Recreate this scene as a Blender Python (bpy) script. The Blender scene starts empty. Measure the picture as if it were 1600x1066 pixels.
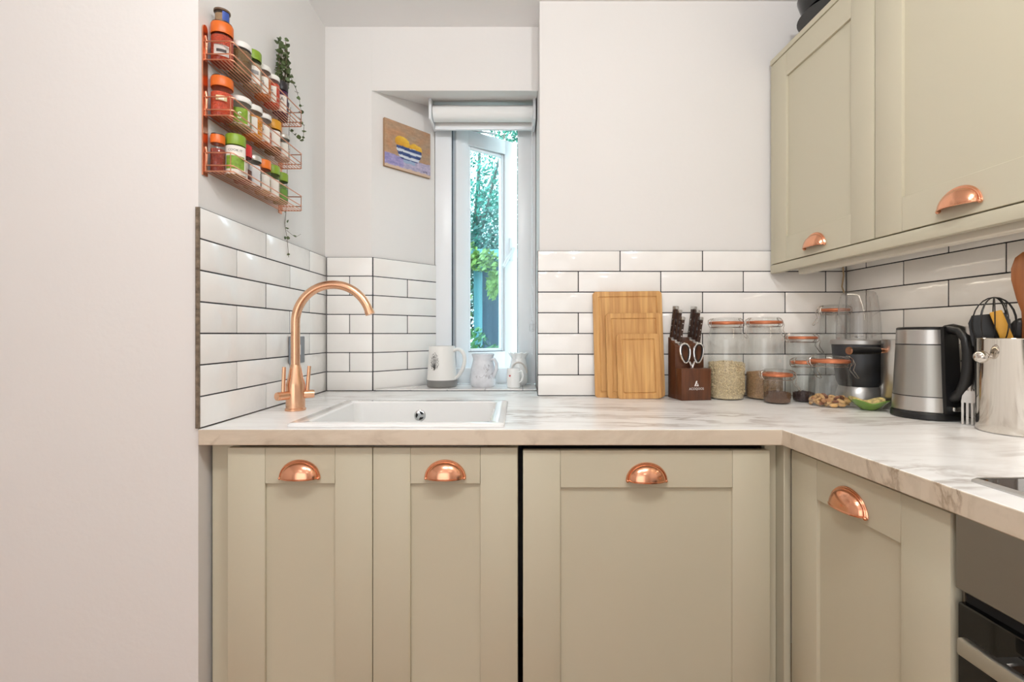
import bpy, bmesh, math, random
from mathutils import Vector, Matrix
random.seed(7)
PI = math.pi
SC = bpy.context.scene
COL = SC.collection

# ------------------------------------------------------------------ camera
F = 740.0                       # focal length in px of a 1600x1066 frame
CAMZ = 1.138
cd = bpy.data.cameras.new('camera'); cam = bpy.data.objects.new('camera', cd); COL.objects.link(cam)
cd.sensor_width = 36.0; cd.lens = F / 1600 * 36; cd.clip_start = 0.02
cd.shift_x = -11 / 1600; cd.shift_y = -11.5 / 1600
cam.location = (0, 0, CAMZ); cam.rotation_euler = (PI / 2, 0, 0)
SC.camera = cam
# ------------------------------------------------------------------ sky, lights, exposure
w = bpy.data.worlds.new('sky'); SC.world = w; w.use_nodes = True
bg = w.node_tree.nodes['Background']; bg.inputs[0].default_value = (0.74, 0.90, 1.0, 1); bg.inputs[1].default_value = 7.5
vs = SC.view_settings; vs.view_transform = 'Standard'; vs.look = 'None'; vs.exposure = 0.0; vs.gamma = 1.0; vs.use_curve_mapping = False

def area(name, loc, rot, sx, sy, power, col, shape='RECTANGLE', spread=PI):
    l = bpy.data.lights.new(name, 'AREA'); l.shape = shape; l.size = sx; l.size_y = sy; l.energy = power; l.color = col; l.spread = spread
    o = bpy.data.objects.new(name, l); COL.objects.link(o); o.location = loc; o.rotation_euler = rot; return o
FILL_COL = (0.95, 0.98, 1.0); WARM = (0.985, 0.995, 1.0)
# soft fill light added before the solid wall behind the camera
area('rear_fill', (-0.85, -2.28, 1.15), (PI / 2, 0, 0), 2.2, 2.0, 22, FILL_COL)
DOWN = [(0.36, 0.22), (-0.32, 0.10), (0.42, -1.25), (-0.95, -1.25)]
DOWN_POWER = [58, 56, 10, 10]

# ------------------------------------------------------------------ materials
def lin(c):
    return tuple(((v / 255) / 12.92 if v / 255 <= 0.04045 else ((v / 255 + 0.055) / 1.055) ** 2.4) for v in c) + (1.0,)
MATS = {}
def mat(name, rgb, rough=0.5, metal=0.0, bump=0.0, bscale=40.0, var=0.0, vscale=6.0, coat=0.0, spec=0.5, trans=0.0, stretch=None, sss=0.0):
    if name in MATS: return MATS[name]
    m = bpy.data.materials.new(name); m.use_nodes = True; nt = m.node_tree; p = nt.nodes['Principled BSDF']
    c = lin(rgb); p.inputs['Base Color'].default_value = c
    p.inputs['Roughness'].default_value = rough; p.inputs['Metallic'].default_value = metal
    p.inputs['Specular IOR Level'].default_value = spec; p.inputs['Coat Weight'].default_value = coat; p.inputs['Coat Roughness'].default_value = 0.08
    tc = nt.nodes.new('ShaderNodeTexCoord'); mp = nt.nodes.new('ShaderNodeMapping'); nt.links.new(tc.outputs['Object'], mp.inputs[0])
    if stretch: mp.inputs['Scale'].default_value = stretch
    if bump:
        n = nt.nodes.new('ShaderNodeTexNoise'); n.inputs['Scale'].default_value = bscale; n.inputs['Detail'].default_value = 4
        b = nt.nodes.new('ShaderNodeBump'); b.inputs['Strength'].default_value = bump; b.inputs['Distance'].default_value = 0.01
        nt.links.new(mp.outputs[0], n.inputs['Vector']); nt.links.new(n.outputs[0], b.inputs['Height']); nt.links.new(b.outputs[0], p.inputs['Normal'])
    if var:
        n = nt.nodes.new('ShaderNodeTexNoise'); n.inputs['Scale'].default_value = vscale; n.inputs['Detail'].default_value = 5
        r = nt.nodes.new('ShaderNodeValToRGB'); r.color_ramp.elements[0].position = 0.3; r.color_ramp.elements[1].position = 0.7
        r.color_ramp.elements[0].color = tuple(max(0, v * (1 - var)) for v in c[:3]) + (1,)
        r.color_ramp.elements[1].color = tuple(min(1, v * (1 + var)) for v in c[:3]) + (1,)
        nt.links.new(mp.outputs[0], n.inputs['Vector']); nt.links.new(n.outputs[0], r.inputs[0]); nt.links.new(r.outputs[0], p.inputs['Base Color'])
    MATS[name] = m; return m
def glass(name, tint=(1, 1, 1), gloss=0.08, edge=0.55, rough=0.02):
    """thin clear sheet: straight-through transmission, fresnel-like gloss, slightly denser at grazing angles"""
    if name in MATS: return MATS[name]
    m = bpy.data.materials.new(name); m.use_nodes = True; nt = m.node_tree; nt.nodes.clear()
    o = nt.nodes.new('ShaderNodeOutputMaterial'); t = nt.nodes.new('ShaderNodeBsdfTransparent'); g = nt.nodes.new('ShaderNodeBsdfGlossy')
    g.inputs['Roughness'].default_value = rough
    mx = nt.nodes.new('ShaderNodeMixShader'); lw = nt.nodes.new('ShaderNodeLayerWeight'); lw.inputs[0].default_value = 0.25
    mr = nt.nodes.new('ShaderNodeMapRange'); mr.inputs[3].default_value = gloss; mr.inputs[4].default_value = edge
    nt.links.new(lw.outputs['Facing'], mr.inputs[0]); nt.links.new(mr.outputs[0], mx.inputs[0])
    t.inputs[0].default_value = tint + (1,)
    nt.links.new(t.outputs[0], mx.inputs[1]); nt.links.new(g.outputs[0], mx.inputs[2]); nt.links.new(mx.outputs[0], o.inputs[0])
    MATS[name] = m; return m
def vcol(name, rough=0.6):
    if name in MATS: return MATS[name]
    m = bpy.data.materials.new(name); m.use_nodes = True; nt = m.node_tree; p = nt.nodes['Principled BSDF']; p.inputs['Roughness'].default_value = rough
    a = nt.nodes.new('ShaderNodeAttribute'); a.attribute_name = 'paint'; nt.links.new(a.outputs['Color'], p.inputs['Base Color'])
    MATS[name] = m; return m
def marble(name='marble_laminate', c0=(249, 248, 246), c1=(226, 222, 218), c2=(182, 173, 164)):
    m = bpy.data.materials.new(name); m.use_nodes = True; nt = m.node_tree; p = nt.nodes['Principled BSDF']; p.inputs['Roughness'].default_value = 0.28
    L = nt.links.new
    tc = nt.nodes.new('ShaderNodeTexCoord')
    def vein(rot, scale, wscale, lo, hi, detail):
        mp = nt.nodes.new('ShaderNodeMapping'); mp.inputs['Rotation'].default_value = rot; mp.inputs['Scale'].default_value = scale
        n = nt.nodes.new('ShaderNodeTexNoise'); n.inputs['Scale'].default_value = wscale; n.inputs['Detail'].default_value = detail; n.inputs['Roughness'].default_value = 0.62; n.inputs['Distortion'].default_value = 0.6
        s = nt.nodes.new('ShaderNodeMath'); s.operation = 'SUBTRACT'; s.inputs[1].default_value = 0.5
        a = nt.nodes.new('ShaderNodeMath'); a.operation = 'ABSOLUTE'
        r = nt.nodes.new('ShaderNodeMapRange'); r.inputs[1].default_value = lo; r.inputs[2].default_value = hi; r.inputs[3].default_value = 1; r.inputs[4].default_value = 0
        L(tc.outputs['Object'], mp.inputs[0]); L(mp.outputs[0], n.inputs['Vector']); L(n.outputs[0], s.inputs[0]); L(s.outputs[0], a.inputs[0]); L(a.outputs[0], r.inputs[0]); return r
    v1 = vein((0, 0, 0.38), (1.0, 4.2, 2.0), 2.3, 0.0, 0.045, 6)
    v2 = vein((0, 0, 0.30), (1.4, 7.0, 3.0), 2.6, 0.0, 0.075, 8)
    cl = nt.nodes.new('ShaderNodeTexNoise'); cl.inputs['Scale'].default_value = 3.5; cl.inputs['Detail'].default_value = 3
    L(tc.outputs['Object'], cl.inputs['Vector'])
    cr = nt.nodes.new('ShaderNodeMapRange'); cr.inputs[1].default_value = 0.42; cr.inputs[2].default_value = 0.62; L(cl.outputs[0], cr.inputs[0])
    f1 = nt.nodes.new('ShaderNodeMath'); f1.operation = 'MULTIPLY'; L(v1.outputs[0], f1.inputs[0]); L(cr.outputs[0], f1.inputs[1])
    f2 = nt.nodes.new('ShaderNodeMath'); f2.operation = 'MULTIPLY'; L(v2.outputs[0], f2.inputs[0]); f2.inputs[1].default_value = 0.36
    m1 = nt.nodes.new('ShaderNodeMix'); m1.data_type = 'RGBA'; m1.inputs[6].default_value = lin(c0); m1.inputs[7].default_value = lin(c1); L(f2.outputs[0], m1.inputs[0])
    m2 = nt.nodes.new('ShaderNodeMix'); m2.data_type = 'RGBA'; m2.inputs[7].default_value = lin(c2); L(m1.outputs[2], m2.inputs[6]); L(f1.outputs[0], m2.inputs[0])
    L(m2.outputs[2], p.inputs['Base Color']); return m
def wood(name, c1, c2, axis=(1, 1, 0.08), scale=60, rough=0.5, bump=0.03):
    if name in MATS: return MATS[name]
    m = bpy.data.materials.new(name); m.use_nodes = True; nt = m.node_tree; p = nt.nodes['Principled BSDF']; p.inputs['Roughness'].default_value = rough
    L = nt.links.new
    tc = nt.nodes.new('ShaderNodeTexCoord'); mp = nt.nodes.new('ShaderNodeMapping'); mp.inputs['Scale'].default_value = axis
    n = nt.nodes.new('ShaderNodeTexNoise'); n.inputs['Scale'].default_value = scale; n.inputs['Detail'].default_value = 6; n.inputs['Distortion'].default_value = 0.4
    r = nt.nodes.new('ShaderNodeValToRGB'); r.color_ramp.elements[0].position = 0.32; r.color_ramp.elements[1].position = 0.68
    r.color_ramp.elements[0].color = lin(c1); r.color_ramp.elements[1].color = lin(c2)
    b = nt.nodes.new('ShaderNodeBump'); b.inputs['Strength'].default_value = bump; b.inputs['Distance'].default_value = 0.005
    L(tc.outputs['Object'], mp.inputs[0]); L(mp.outputs[0], n.inputs['Vector']); L(n.outputs[0], r.inputs[0]); L(r.outputs[0], p.inputs['Base Color']); L(n.outputs[0], b.inputs['Height']); L(b.outputs[0], p.inputs['Normal'])
    MATS[name] = m; return m

M_WALL = mat('wall_paint', (231, 228, 225), 0.75, bump=0.05, bscale=60)
M_CEIL = mat('ceiling_paint', (247, 246, 245), 0.8, bump=0.03, bscale=50)
M_TILE = mat('glazed_tile', (246, 243, 239), 0.12, bump=0.16, bscale=14, var=0.025, vscale=9, coat=0.3)
M_GROUT = mat('dark_grout', (50, 50, 54), 0.9, bump=0.2, bscale=300)
M_SAGE = mat('sage_paint', (199, 192, 169), 0.48, bump=0.015, bscale=220)
M_CARC = mat('carcass_board', (186, 178, 156), 0.6)
M_DARK = mat('dark_void', (18, 18, 19), 0.8)
M_COPPER = mat('polished_copper', (236, 172, 138), 0.2, 1.0, bump=0.02, bscale=90, stretch=(1, 1, 6))
M_TAP = mat('brushed_copper', (232, 184, 150), 0.27, 1.0)
M_WIRE = mat('copper_wire', (222, 160, 130), 0.3, 1.0)
M_STEEL = mat('brushed_steel', (196, 194, 190), 0.3, 1.0, bump=0.02, bscale=160, stretch=(1, 1, 0.05))
M_MIRROR = mat('mirror_steel', (214, 208, 200), 0.07, 1.0)
M_CHROME = mat('chrome', (220, 220, 220), 0.1, 1.0)
M_BLACK = mat('black_plastic', (20, 20, 21), 0.33)
M_BLACKG = mat('black_gloss', (9, 9, 10), 0.06)
M_UPVC = mat('white_upvc', (238, 241, 244), 0.3)
M_CER = mat('white_ceramic', (243, 242, 240), 0.1, coat=0.4)
M_GLASS = glass('jar_glass', (0.965, 0.975, 0.97), 0.05, 0.42)
M_GLASS2 = glass('spice_glass', (0.985, 0.985, 0.985), 0.03, 0.26)
M_PANE = glass('window_glass', (0.80, 0.95, 0.97), 0.04, 0.5)
M_CLEAR = glass('clear_plastic', (0.95, 0.95, 0.95), 0.06, 0.5, 0.05)
M_MARBLE = marble()
M_BAMBOO = wood('bamboo', (184, 130, 72), (220, 172, 108), (1, 1, 0.06), 70, 0.45)
M_WALNUT = wood('walnut_block', (74, 40, 22), (104, 60, 34), (1, 1, 0.1), 60, 0.4)
M_HANDLE = wood('knife_handle', (40, 26, 20), (66, 42, 32), (1, 1, 0.1), 90, 0.4)
M_SPOON = wood('spoon_wood', (128, 72, 34), (160, 98, 52), (1, 1, 0.1), 60, 0.45)
M_FLOOR = wood('oak_floor', (150, 98, 52), (184, 128, 76), (0.1, 1, 1), 30, 0.4)

# ------------------------------------------------------------------ mesh helpers
class MB:
    def __init__(s): s.bm = bmesh.new()
    def face(s, vs):
        try: return s.bm.faces.new(vs)
        except ValueError: return None
    def box(s, x0, x1, y0, y1, z0, z1, bev=0.0, seg=1, mx=None):
        v = [s.bm.verts.new((x, y, z)) for x in (x0, x1) for y in (y0, y1) for z in (z0, z1)]
        fs = [s.face([v[i] for i in q]) for q in ((0, 1, 3, 2), (4, 6, 7, 5), (0, 4, 5, 1), (2, 3, 7, 6), (0, 2, 6, 4), (1, 5, 7, 3))]
        if mx is not None:
            for q in v: q.co = mx @ q.co
        if bev:
            es = list({e for f in fs for e in f.edges})
            bmesh.ops.bevel(s.bm, geom=es, offset=bev, segments=seg, profile=0.5, affect='EDGES')
        return s
    def lathe(s, prof, n=28, c=(0, 0, 0), mx=None, a0=0.0, a1=2 * PI):
        full = abs(a1 - a0 - 2 * PI) < 1e-6; k = n if full else n + 1
        rings = []
        for r, z in prof:
            if r <= 1e-7: ring = [s.bm.verts.new((c[0], c[1], c[2] + z))]
            else: ring = [s.bm.verts.new((c[0] + r * math.cos(a0 + (a1 - a0) * i / n), c[1] + r * math.sin(a0 + (a1 - a0) * i / n), c[2] + z)) for i in range(k)]
            rings.append(ring)
        for A, B in zip(rings, rings[1:]):
            for i in range(n):
                j = (i + 1) % k
                if len(A) == 1 and len(B) == 1: continue
                if len(A) == 1: s.face([A[0], B[i], B[j]])
                elif len(B) == 1: s.face([A[i], B[0], A[j]])
                else: s.face([A[i], A[j], B[j], B[i]])
        if mx is not None:
            for R in rings:
                for q in R: q.co = mx @ q.co
        return s
    def cyl(s, p0, p1, r0, r1=None, n=16):
        r1 = r0 if r1 is None else r1
        return s.tube([p0, p1], [r0, r1], n)
    def tube(s, pts, r, n=8, closed=False, caps=True, flat=1.0):
        P = [Vector(p) for p in pts]; K = len(P); R = r if isinstance(r, (list, tuple)) else [r] * K
        T = []
        for i in range(K):
            a = P[(i - 1) % K] if (closed or i > 0) else P[i]; b = P[(i + 1) % K] if (closed or i < K - 1) else P[i]
            T.append((b - a).normalized())
        up = Vector((0, 0, 1)) if abs(T[0].z) < 0.9 else Vector((1, 0, 0))
        N = (up - T[0] * up.dot(T[0])).normalized(); rings = []
        for i in range(K):
            N = (N - T[i] * N.dot(T[i])).normalized(); B = T[i].cross(N)
            rings.append([s.bm.verts.new(P[i] + N * (R[i] * math.cos(2 * PI * j / n)) + B * (R[i] * flat * math.sin(2 * PI * j / n))) for j in range(n)])
        for i in range(K if closed else K - 1):
            A, B2 = rings[i], rings[(i + 1) % K]
            for j in range(n): s.face([A[j], A[(j + 1) % n], B2[(j + 1) % n], B2[j]])
        if caps and not closed:
            s.face(rings[0][::-1]); s.face(rings[-1])
        return s
    def ell(s, c, r, mx=None, n=10, m=6):
        c = Vector(c); prof = [(math.sin(PI * i / m), -math.cos(PI * i / m)) for i in range(m + 1)]
        S = Matrix.Translation(c) @ (mx if mx is not None else Matrix.Identity(4)) @ Matrix.Diagonal((r[0], r[1], r[2], 1))
        return s.lathe([(0 if i in (0, m) else q[0], q[1]) for i, q in enumerate(prof)], n, mx=S)
    def prism(s, poly, z0, z1):
        a = [s.bm.verts.new((x, y, z0)) for x, y in poly]; b = [s.bm.verts.new((x, y, z1)) for x, y in poly]; n = len(poly)
        s.face(a[::-1]); s.face(b)
        for i in range(n): s.face([a[i], a[(i + 1) % n], b[(i + 1) % n], b[i]])
        return s
    def prism_x(s, poly, x0, x1, bev=0.0):          # poly in (y, z)
        a = [s.bm.verts.new((x0, y, z)) for y, z in poly]; b = [s.bm.verts.new((x1, y, z)) for y, z in poly]; n = len(poly)
        fs = [s.face(a), s.face(b[::-1])]
        for i in range(n): fs.append(s.face([a[i], b[i], b[(i + 1) % n], a[(i + 1) % n]]))
        if bev: bmesh.ops.bevel(s.bm, geom=list({e for f in fs for e in f.edges}), offset=bev, segments=2, profile=0.5, affect='EDGES')
        return s
    def loft(s, loops, cap0=True, cap1=True):
        V = [[s.bm.verts.new(p) for p in L] for L in loops]; n = len(V[0])
        for A, B in zip(V, V[1:]):
            for i in range(n): s.face([A[i], A[(i + 1) % n], B[(i + 1) % n], B[i]])
        if cap0: s.face(V[0][::-1])
        if cap1: s.face(V[-1])
        return s
    def grid(s, fn, nu, nv):
        V = [[s.bm.verts.new(fn(i / nu, j / nv)) for j in range(nv + 1)] for i in range(nu + 1)]
        for i in range(nu):
            for j in range(nv): s.face([V[i][j], V[i + 1][j], V[i + 1][j + 1], V[i][j + 1]])
        return s
    def xf(s, mx):
        for v in s.bm.verts: v.co = mx @ v.co
        return s
    def mesh(s, name, ang=38, recalc=True):
        if recalc: bmesh.ops.recalc_face_normals(s.bm, faces=s.bm.faces[:])
        me = bpy.data.meshes.new(name); s.bm.to_mesh(me); s.bm.free()
        for p in me.polygons: p.use_smooth = True
        me.set_sharp_from_angle(angle=math.radians(ang)); return me
    def out(s, name, material, parent=None, loc=(0, 0, 0), rot=(0, 0, 0), ang=38, recalc=True, kind=None):
        return link(name, s.mesh(name, ang, recalc), material, parent, loc, rot, kind)
def link(name, me, material, parent=None, loc=(0, 0, 0), rot=(0, 0, 0), kind=None):
    if material is not None and len(me.materials) == 0: me.materials.append(material)
    o = bpy.data.objects.new(name, me); COL.objects.link(o); o.location = loc; o.rotation_euler = rot
    if parent is not None: o.parent = parent
    if kind: o['kind'] = kind
    return o
def tag(o, label, cat, group=None, kind=None):
    o['label'] = label; o['category'] = cat
    if group: o['group'] = group
    if kind: o['kind'] = kind
    return o
def thing(name, label, cat, loc=(0, 0, 0), rotz=0.0, group=None, kind=None):
    o = bpy.data.objects.new(name, None); COL.objects.link(o); o.location = loc; o.rotation_euler = (0, 0, rotz); o.empty_display_size = 0.05
    return tag(o, label, cat, group, kind)
def paint(me, fn):
    a = me.color_attributes.new('paint', 'FLOAT_COLOR', 'POINT')
    for i, v in enumerate(me.vertices): a.data[i].color = lin(fn(v.co))
def text_mesh(body, size, extrude=0.0):
    c = bpy.data.curves.new('lettering', 'FONT'); c.body = body; c.size = size; c.extrude = extrude; c.align_x = 'CENTER'; c.align_y = 'CENTER'; c.resolution_u = 2
    o = bpy.data.objects.new('lettering', c); COL.objects.link(o)
    bpy.context.view_layer.update()
    me = bpy.data.meshes.new_from_object(o.evaluated_get(bpy.context.evaluated_depsgraph_get()))
    bpy.data.objects.remove(o); bpy.data.curves.remove(c); return me
def bend(me, R, z0, ang=-PI / 2):
    """wrap a flat (x, y) lettering mesh round a vertical cylinder of radius R, centred at azimuth ang"""
    for v in me.vertices:
        a = ang + v.co.x / R; v.co = (R * math.cos(a), R * math.sin(a), z0 + v.co.y)
    return me
def rrect(hw, hh, r, z, n=5, cx=0, cy=0):
    pts = []
    for k, (sx, sy) in enumerate(((1, 1), (-1, 1), (-1, -1), (1, -1))):
        for i in range(n + 1):
            a = PI / 2 * k + PI / 2 * i / n; pts.append((cx + sx * (hw - r) + r * math.cos(a), cy + sy * (hh - r) + r * math.sin(a), z))
    return pts

# ------------------------------------------------------------------ the room
WT = 0.91                       # worktop top
YB, YA, YW = 1.733, 1.878, 2.105   # tile face behind the boards, alcove tile face, window plane
XL, XR = -0.764, 1.197          # left tile face, right tile corner
CEIL = 2.36; TT = 0.008
TH = 0.04                       # the right-hand run is a touch out of square
def wall_x(y, n=0.0): return XR + TH * (YB - y) - n
RROT = -PI / 2 + math.atan(TH)
def struct(o, label, cat): return tag(o, label, cat, kind='structure')

b = MB().box(-2.6, 1.6, -2.5, 2.2, -0.06, 0.0)
struct(b.out('floor', M_FLOOR), 'warm oak plank floor of the kitchen', 'floor')
b = MB().box(-2.6, 1.6, -2.5, 2.3, CEIL, CEIL + 0.1)
struct(b.out('ceiling', M_CEIL), 'flat white painted ceiling', 'ceiling')
b = MB().box(-2.6, XL - TT, 1.14, 2.3, 0, CEIL)
WALL_L = struct(b.out('wall_left', M_WALL), 'plain off-white plaster wall wrapping round into the sink recess', 'wall')
b = MB().prism([(XL - TT, YA + TT), (-0.587, YA + TT), (-0.376, YW + 0.004), (-0.376, 2.3), (XL - TT, 2.3)], 0, CEIL)
WALL_A = struct(b.out('wall_alcove', M_WALL), 'white plaster wall of the recess splaying in to the window', 'wall')
b = MB().prism_x([(YA + TT, 2.106), (YW, 2.142), (2.3, 2.142), (2.3, CEIL), (YA + TT, CEIL)], -0.586, 0.0755)
struct(b.out('wall_lintel', M_WALL), 'white plaster lintel above the window recess', 'wall')
b = MB().box(-0.37, 0.0755, 1.90, 2.3, 0, 0.905)
struct(b.out('wall_below_window', M_WALL), 'low wall under the window', 'wall')
b = MB().box(0.076, 1.6, YB + TT, 2.3, 0, CEIL)
WALL_B = struct(b.out('wall_back', M_WALL), 'off-white plaster wall behind the chopping boards and jars', 'wall')
b = MB().prism([(wall_x(YB, -TT), YB + TT), (wall_x(-2.5, -TT), -2.5), (1.6, -2.5), (1.6, YB + TT)], 0, CEIL)
WALL_R = struct(b.out('wall_right', M_WALL), 'off-white plaster wall carrying the wall cabinets', 'wall')
b = MB().box(-2.7, -2.6, -2.5, 1.2, 0, CEIL)
struct(b.out('wall_side', M_WALL), 'off-white wall closing the room on the far left', 'wall')
b = MB().box(-2.6, 1.6, -2.5, -2.4, 0, CEIL)
struct(b.out('wall_front', M_WALL), 'plain off-white wall behind the viewer', 'wall')

# --- tiles
TILE_CACHE = {}
def tile_mesh(wd, h):
    k = (round(wd, 3), round(h, 3))
    if k not in TILE_CACHE: TILE_CACHE[k] = MB().box(0.0016, k[0] - 0.0016, -TT, -0.001, 0.0016, k[1] - 0.0016, 0.0016, 2).mesh('tile')
    return TILE_CACHE[k]
ROWS = 7; PITCH = 0.0759
def tile_run(parent, p0, rot, rows_fn, length, z0=WT, rows=ROWS, skip=None):
    d = Vector((math.cos(rot), math.sin(rot))); nrm = Vector((math.sin(rot), -math.cos(rot)))
    g = MB().box(0, length, -0.0064, 0.004, 0, rows * PITCH)
    g.out('grout', M_GROUT, parent, (p0[0], p0[1], z0 + 0.0005), (0, 0, rot))
    for r in range(rows):                                   # row 0 is the top course
        z = z0 + (rows - 1 - r) * PITCH + 0.0008
        for u0, u1 in rows_fn(r):
            off = random.uniform(-0.0005, 0.0005)
            q = Vector(p0) + d * u0 + nrm * off
            link('tile', tile_mesh(u1 - u0, PITCH), M_TILE, parent, (q.x, q.y, z), (random.uniform(-.004, .004), random.uniform(-.0012, .0012), rot + random.uniform(-.0015, .0015)))
def brick(length, full, first):
    out, u = [], 0.0; nxt = first
    while u < length - 1e-4:
        e = min(length, u + nxt)
        if length - e < 0.012: e = length
        out.append((u, e)); u = e; nxt = full
    return out
LL = YA - 1.135; FL = LL / 2.5
MB().box(XL - TT - 0.001, XL - 0.0003, 1.1315, 1.1352, WT + .001, WT + ROWS * PITCH).out('mortar_edge', mat('mortar', (120, 106, 90), .95, var=.45, vscale=60, bump=.6, bscale=120), WALL_L)
tile_run(WALL_L, (XL - TT, 1.135), PI / 2, lambda r: brick(LL, FL, FL if r % 2 == 0 else FL / 2), LL)
AL = -0.581 - XL
tile_run(WALL_A, (XL, YA + TT), 0.0, lambda r: [(0, AL)] if r % 2 == 0 else [(0, AL / 2), (AL / 2, AL)], AL)
RA = math.atan2(YW - YA, -0.367 + 0.581); RL = math.hypot(YW - YA, -0.367 + 0.581)
rv = Vector((-0.581, YA)) - TT * Vector((math.sin(RA), -math.cos(RA)))
tile_run(WALL_A, (rv.x, rv.y), RA, lambda r: [(0.003, RL)] if r % 2 == 0 else [(0.003, RL * .52), (RL * .52, RL)], RL)
BL = XR - 0.068
tile_run(WALL_B, (0.068, YB + TT), 0.0, lambda r: brick(BL, 0.302, 0.302 if r % 2 == 0 else 0.149), BL)
tile_run(WALL_R, (XR + TT, YB - 0.0005), RROT, lambda r: brick(1.72, 0.302, 0.092 if r % 2 == 0 else 0.245), 1.72)

# ------------------------------------------------------------------ window, sill, blind
sill = struct(thing('trim_1', 'white tiled window sill level with the worktop', 'sill'), 'white tiled window sill level with the worktop', 'sill')
MB().prism([(-0.576, YA + 0.001), (0.070, YA + 0.001), (0.070, YW), (-0.37, YW)], 0.8, 0.9125).out('grout', M_GROUT, sill)
sx = [-0.43, -0.285, -0.135, 0.015, 0.0695]
for i, x0 in enumerate([-0.573] + sx[:-1]):
    x1 = sx[i]
    for y0, y1 in ((YA + 0.002, 2.01), (2.012, YW - 0.001)):
        lim = lambda y: -0.574 + (y - YA) * 0.943 + 0.002
        p = [(max(x0, lim(y0)) + .001, y0), (x1 - .001, y0), (x1 - .001, y1), (max(x0, lim(y1)) + .001, y1)]
        if p[1][0] - p[0][0] < 0.004 and p[2][0] - p[3][0] < 0.004: continue
        p = [p[0], p[1], p[2], p[3]] if p[2][0] > p[3][0] else [p[0], p[1], (p[1][0], y0 + (p[1][0] - p[0][0]) / 0.943)]
        MB().prism(p, 0.9115, 0.9165).out('tile', M_TILE, sill)
SILLZ = 0.9165
win = struct(thing('window_1', 'narrow white casement window standing open to the garden', 'window', (0, 0, 0)), 'narrow white casement window standing open to the garden', 'window')
fz0, fz1 = SILLZ, 2.141
def frame_piece(name, x0, x1, z0, z1):
    b = MB().box(x0, x1, YW, YW + 0.034, z0, z1, 0.004, 2)
    return b.out(name, M_UPVC, win)
frame_piece('jamb', -0.374, -0.300, fz0, fz1); frame_piece('jamb', -0.006, 0.075, fz0, fz1)
frame_piece('head', -0.300, -0.006, 2.068, fz1); frame_piece('bottom_rail', -0.300, -0.006, fz0, 0.985)
# outer half of the frame, stepped back to take the sash
ob = MB().box(-0.374, -0.325, YW + 0.034, YW + 0.075, fz0, fz1, 0.002).box(0.02, 0.075, YW + 0.034, YW + 0.075, fz0, fz1, 0.002).box(-0.325, 0.02, YW + 0.034, YW + 0.075, 2.085, fz1, 0.002).box(-0.325, 0.02, YW + 0.034, YW + 0.075, fz0, 0.965, 0.002)
ob.out('outer_frame', M_UPVC, win)
gk = MB().box(-0.3015, -0.2985, YW + 0.006, YW + 0.036, 0.985, 2.068).box(-0.0075, -0.0045, YW + 0.006, YW + 0.036, 0.985, 2.068)
gk.out('gasket', mat('gasket_grey', (70, 74, 80), 0.7), win)
# sash: frame is the part, its pane, gasket and handle are sub-parts
SW, SZ0, SZ1 = 0.335, 0.968, 2.07
sw = MB()
sw.box(0, 0.064, -0.03, 0.03, SZ0, SZ1, 0.003, 2).box(SW - 0.072, SW, -0.03, 0.03, SZ0, SZ1, 0.003, 2)
sw.box(0.06, SW - 0.068, -0.0295, 0.0295, SZ0, SZ0 + 0.085, 0.003, 2).box(0.06, SW - 0.068, -0.0295, 0.0295, SZ1 - 0.068, SZ1, 0.003, 2)
sash = sw.out('casement', M_UPVC, win, (-0.300, 2.152, 0), (0, 0, math.radians(35)))
MB().box(0.060, SW - 0.068, -0.004, 0.004, SZ0 + 0.08, SZ1 - 0.064).out('pane', M_PANE, sash)
bd = MB()
for x0, x1, z0, z1 in ((0.064, 0.0665, SZ0 + .085, SZ1 - .068), (SW - .0745, SW - .072, SZ0 + .085, SZ1 - .068), (0.064, SW - .072, SZ0 + .085, SZ0 + .0875), (0.064, SW - .072, SZ1 - .0705, SZ1 - .068)):
    bd.box(x0, x1, -0.012, 0.012, z0, z1)
bd.out('glazing_gasket', mat('gasket_grey', (70, 74, 80), 0.7), sash)
bd = MB()
for q in ((0.0665, 0.08, SZ0 + .0875, SZ1 - .0705), (SW - .088, SW - .0745, SZ0 + .0875, SZ1 - .0705)): bd.box(q[0], q[1], -0.022, -0.005, q[2], q[3], 0.003)
for q in ((SZ0 + .0875, SZ0 + .101), (SZ1 - .084, SZ1 - .0705)): bd.box(0.08, SW - .088, -0.022, -0.005, q[0], q[1], 0.003)
bd.out('glazing_bead', M_UPVC, sash)
hd = MB().box(SW - 0.052, SW - 0.026, -0.042, -0.03, 1.49, 1.60, 0.005, 2)
hd.cyl((SW - 0.039, -0.042, 1.545), (SW - 0.039, -0.062, 1.545), 0.010)
hd.tube([(SW - 0.039, -0.062, 1.545), (SW - 0.055, -0.064, 1.525), (SW - 0.09, -0.066, 1.478), (SW - 0.105, -0.066, 1.452)], [0.0095, 0.0085, 0.0075, 0.0065], 10)
hd.out('handle', M_UPVC, sash)
st = MB().box(-0.29, -0.06, YW + 0.036, YW + 0.05, 2.071, 2.074).box(0.0, 0.20, -0.01, 0.006, 2.0715, 2.0745, mx=Matrix.Translation((-0.296, 2.152, 0)) @ Matrix.Rotation(math.radians(20), 4, 'Z'))
st.out('friction_stay', M_CHROME, win)

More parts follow.
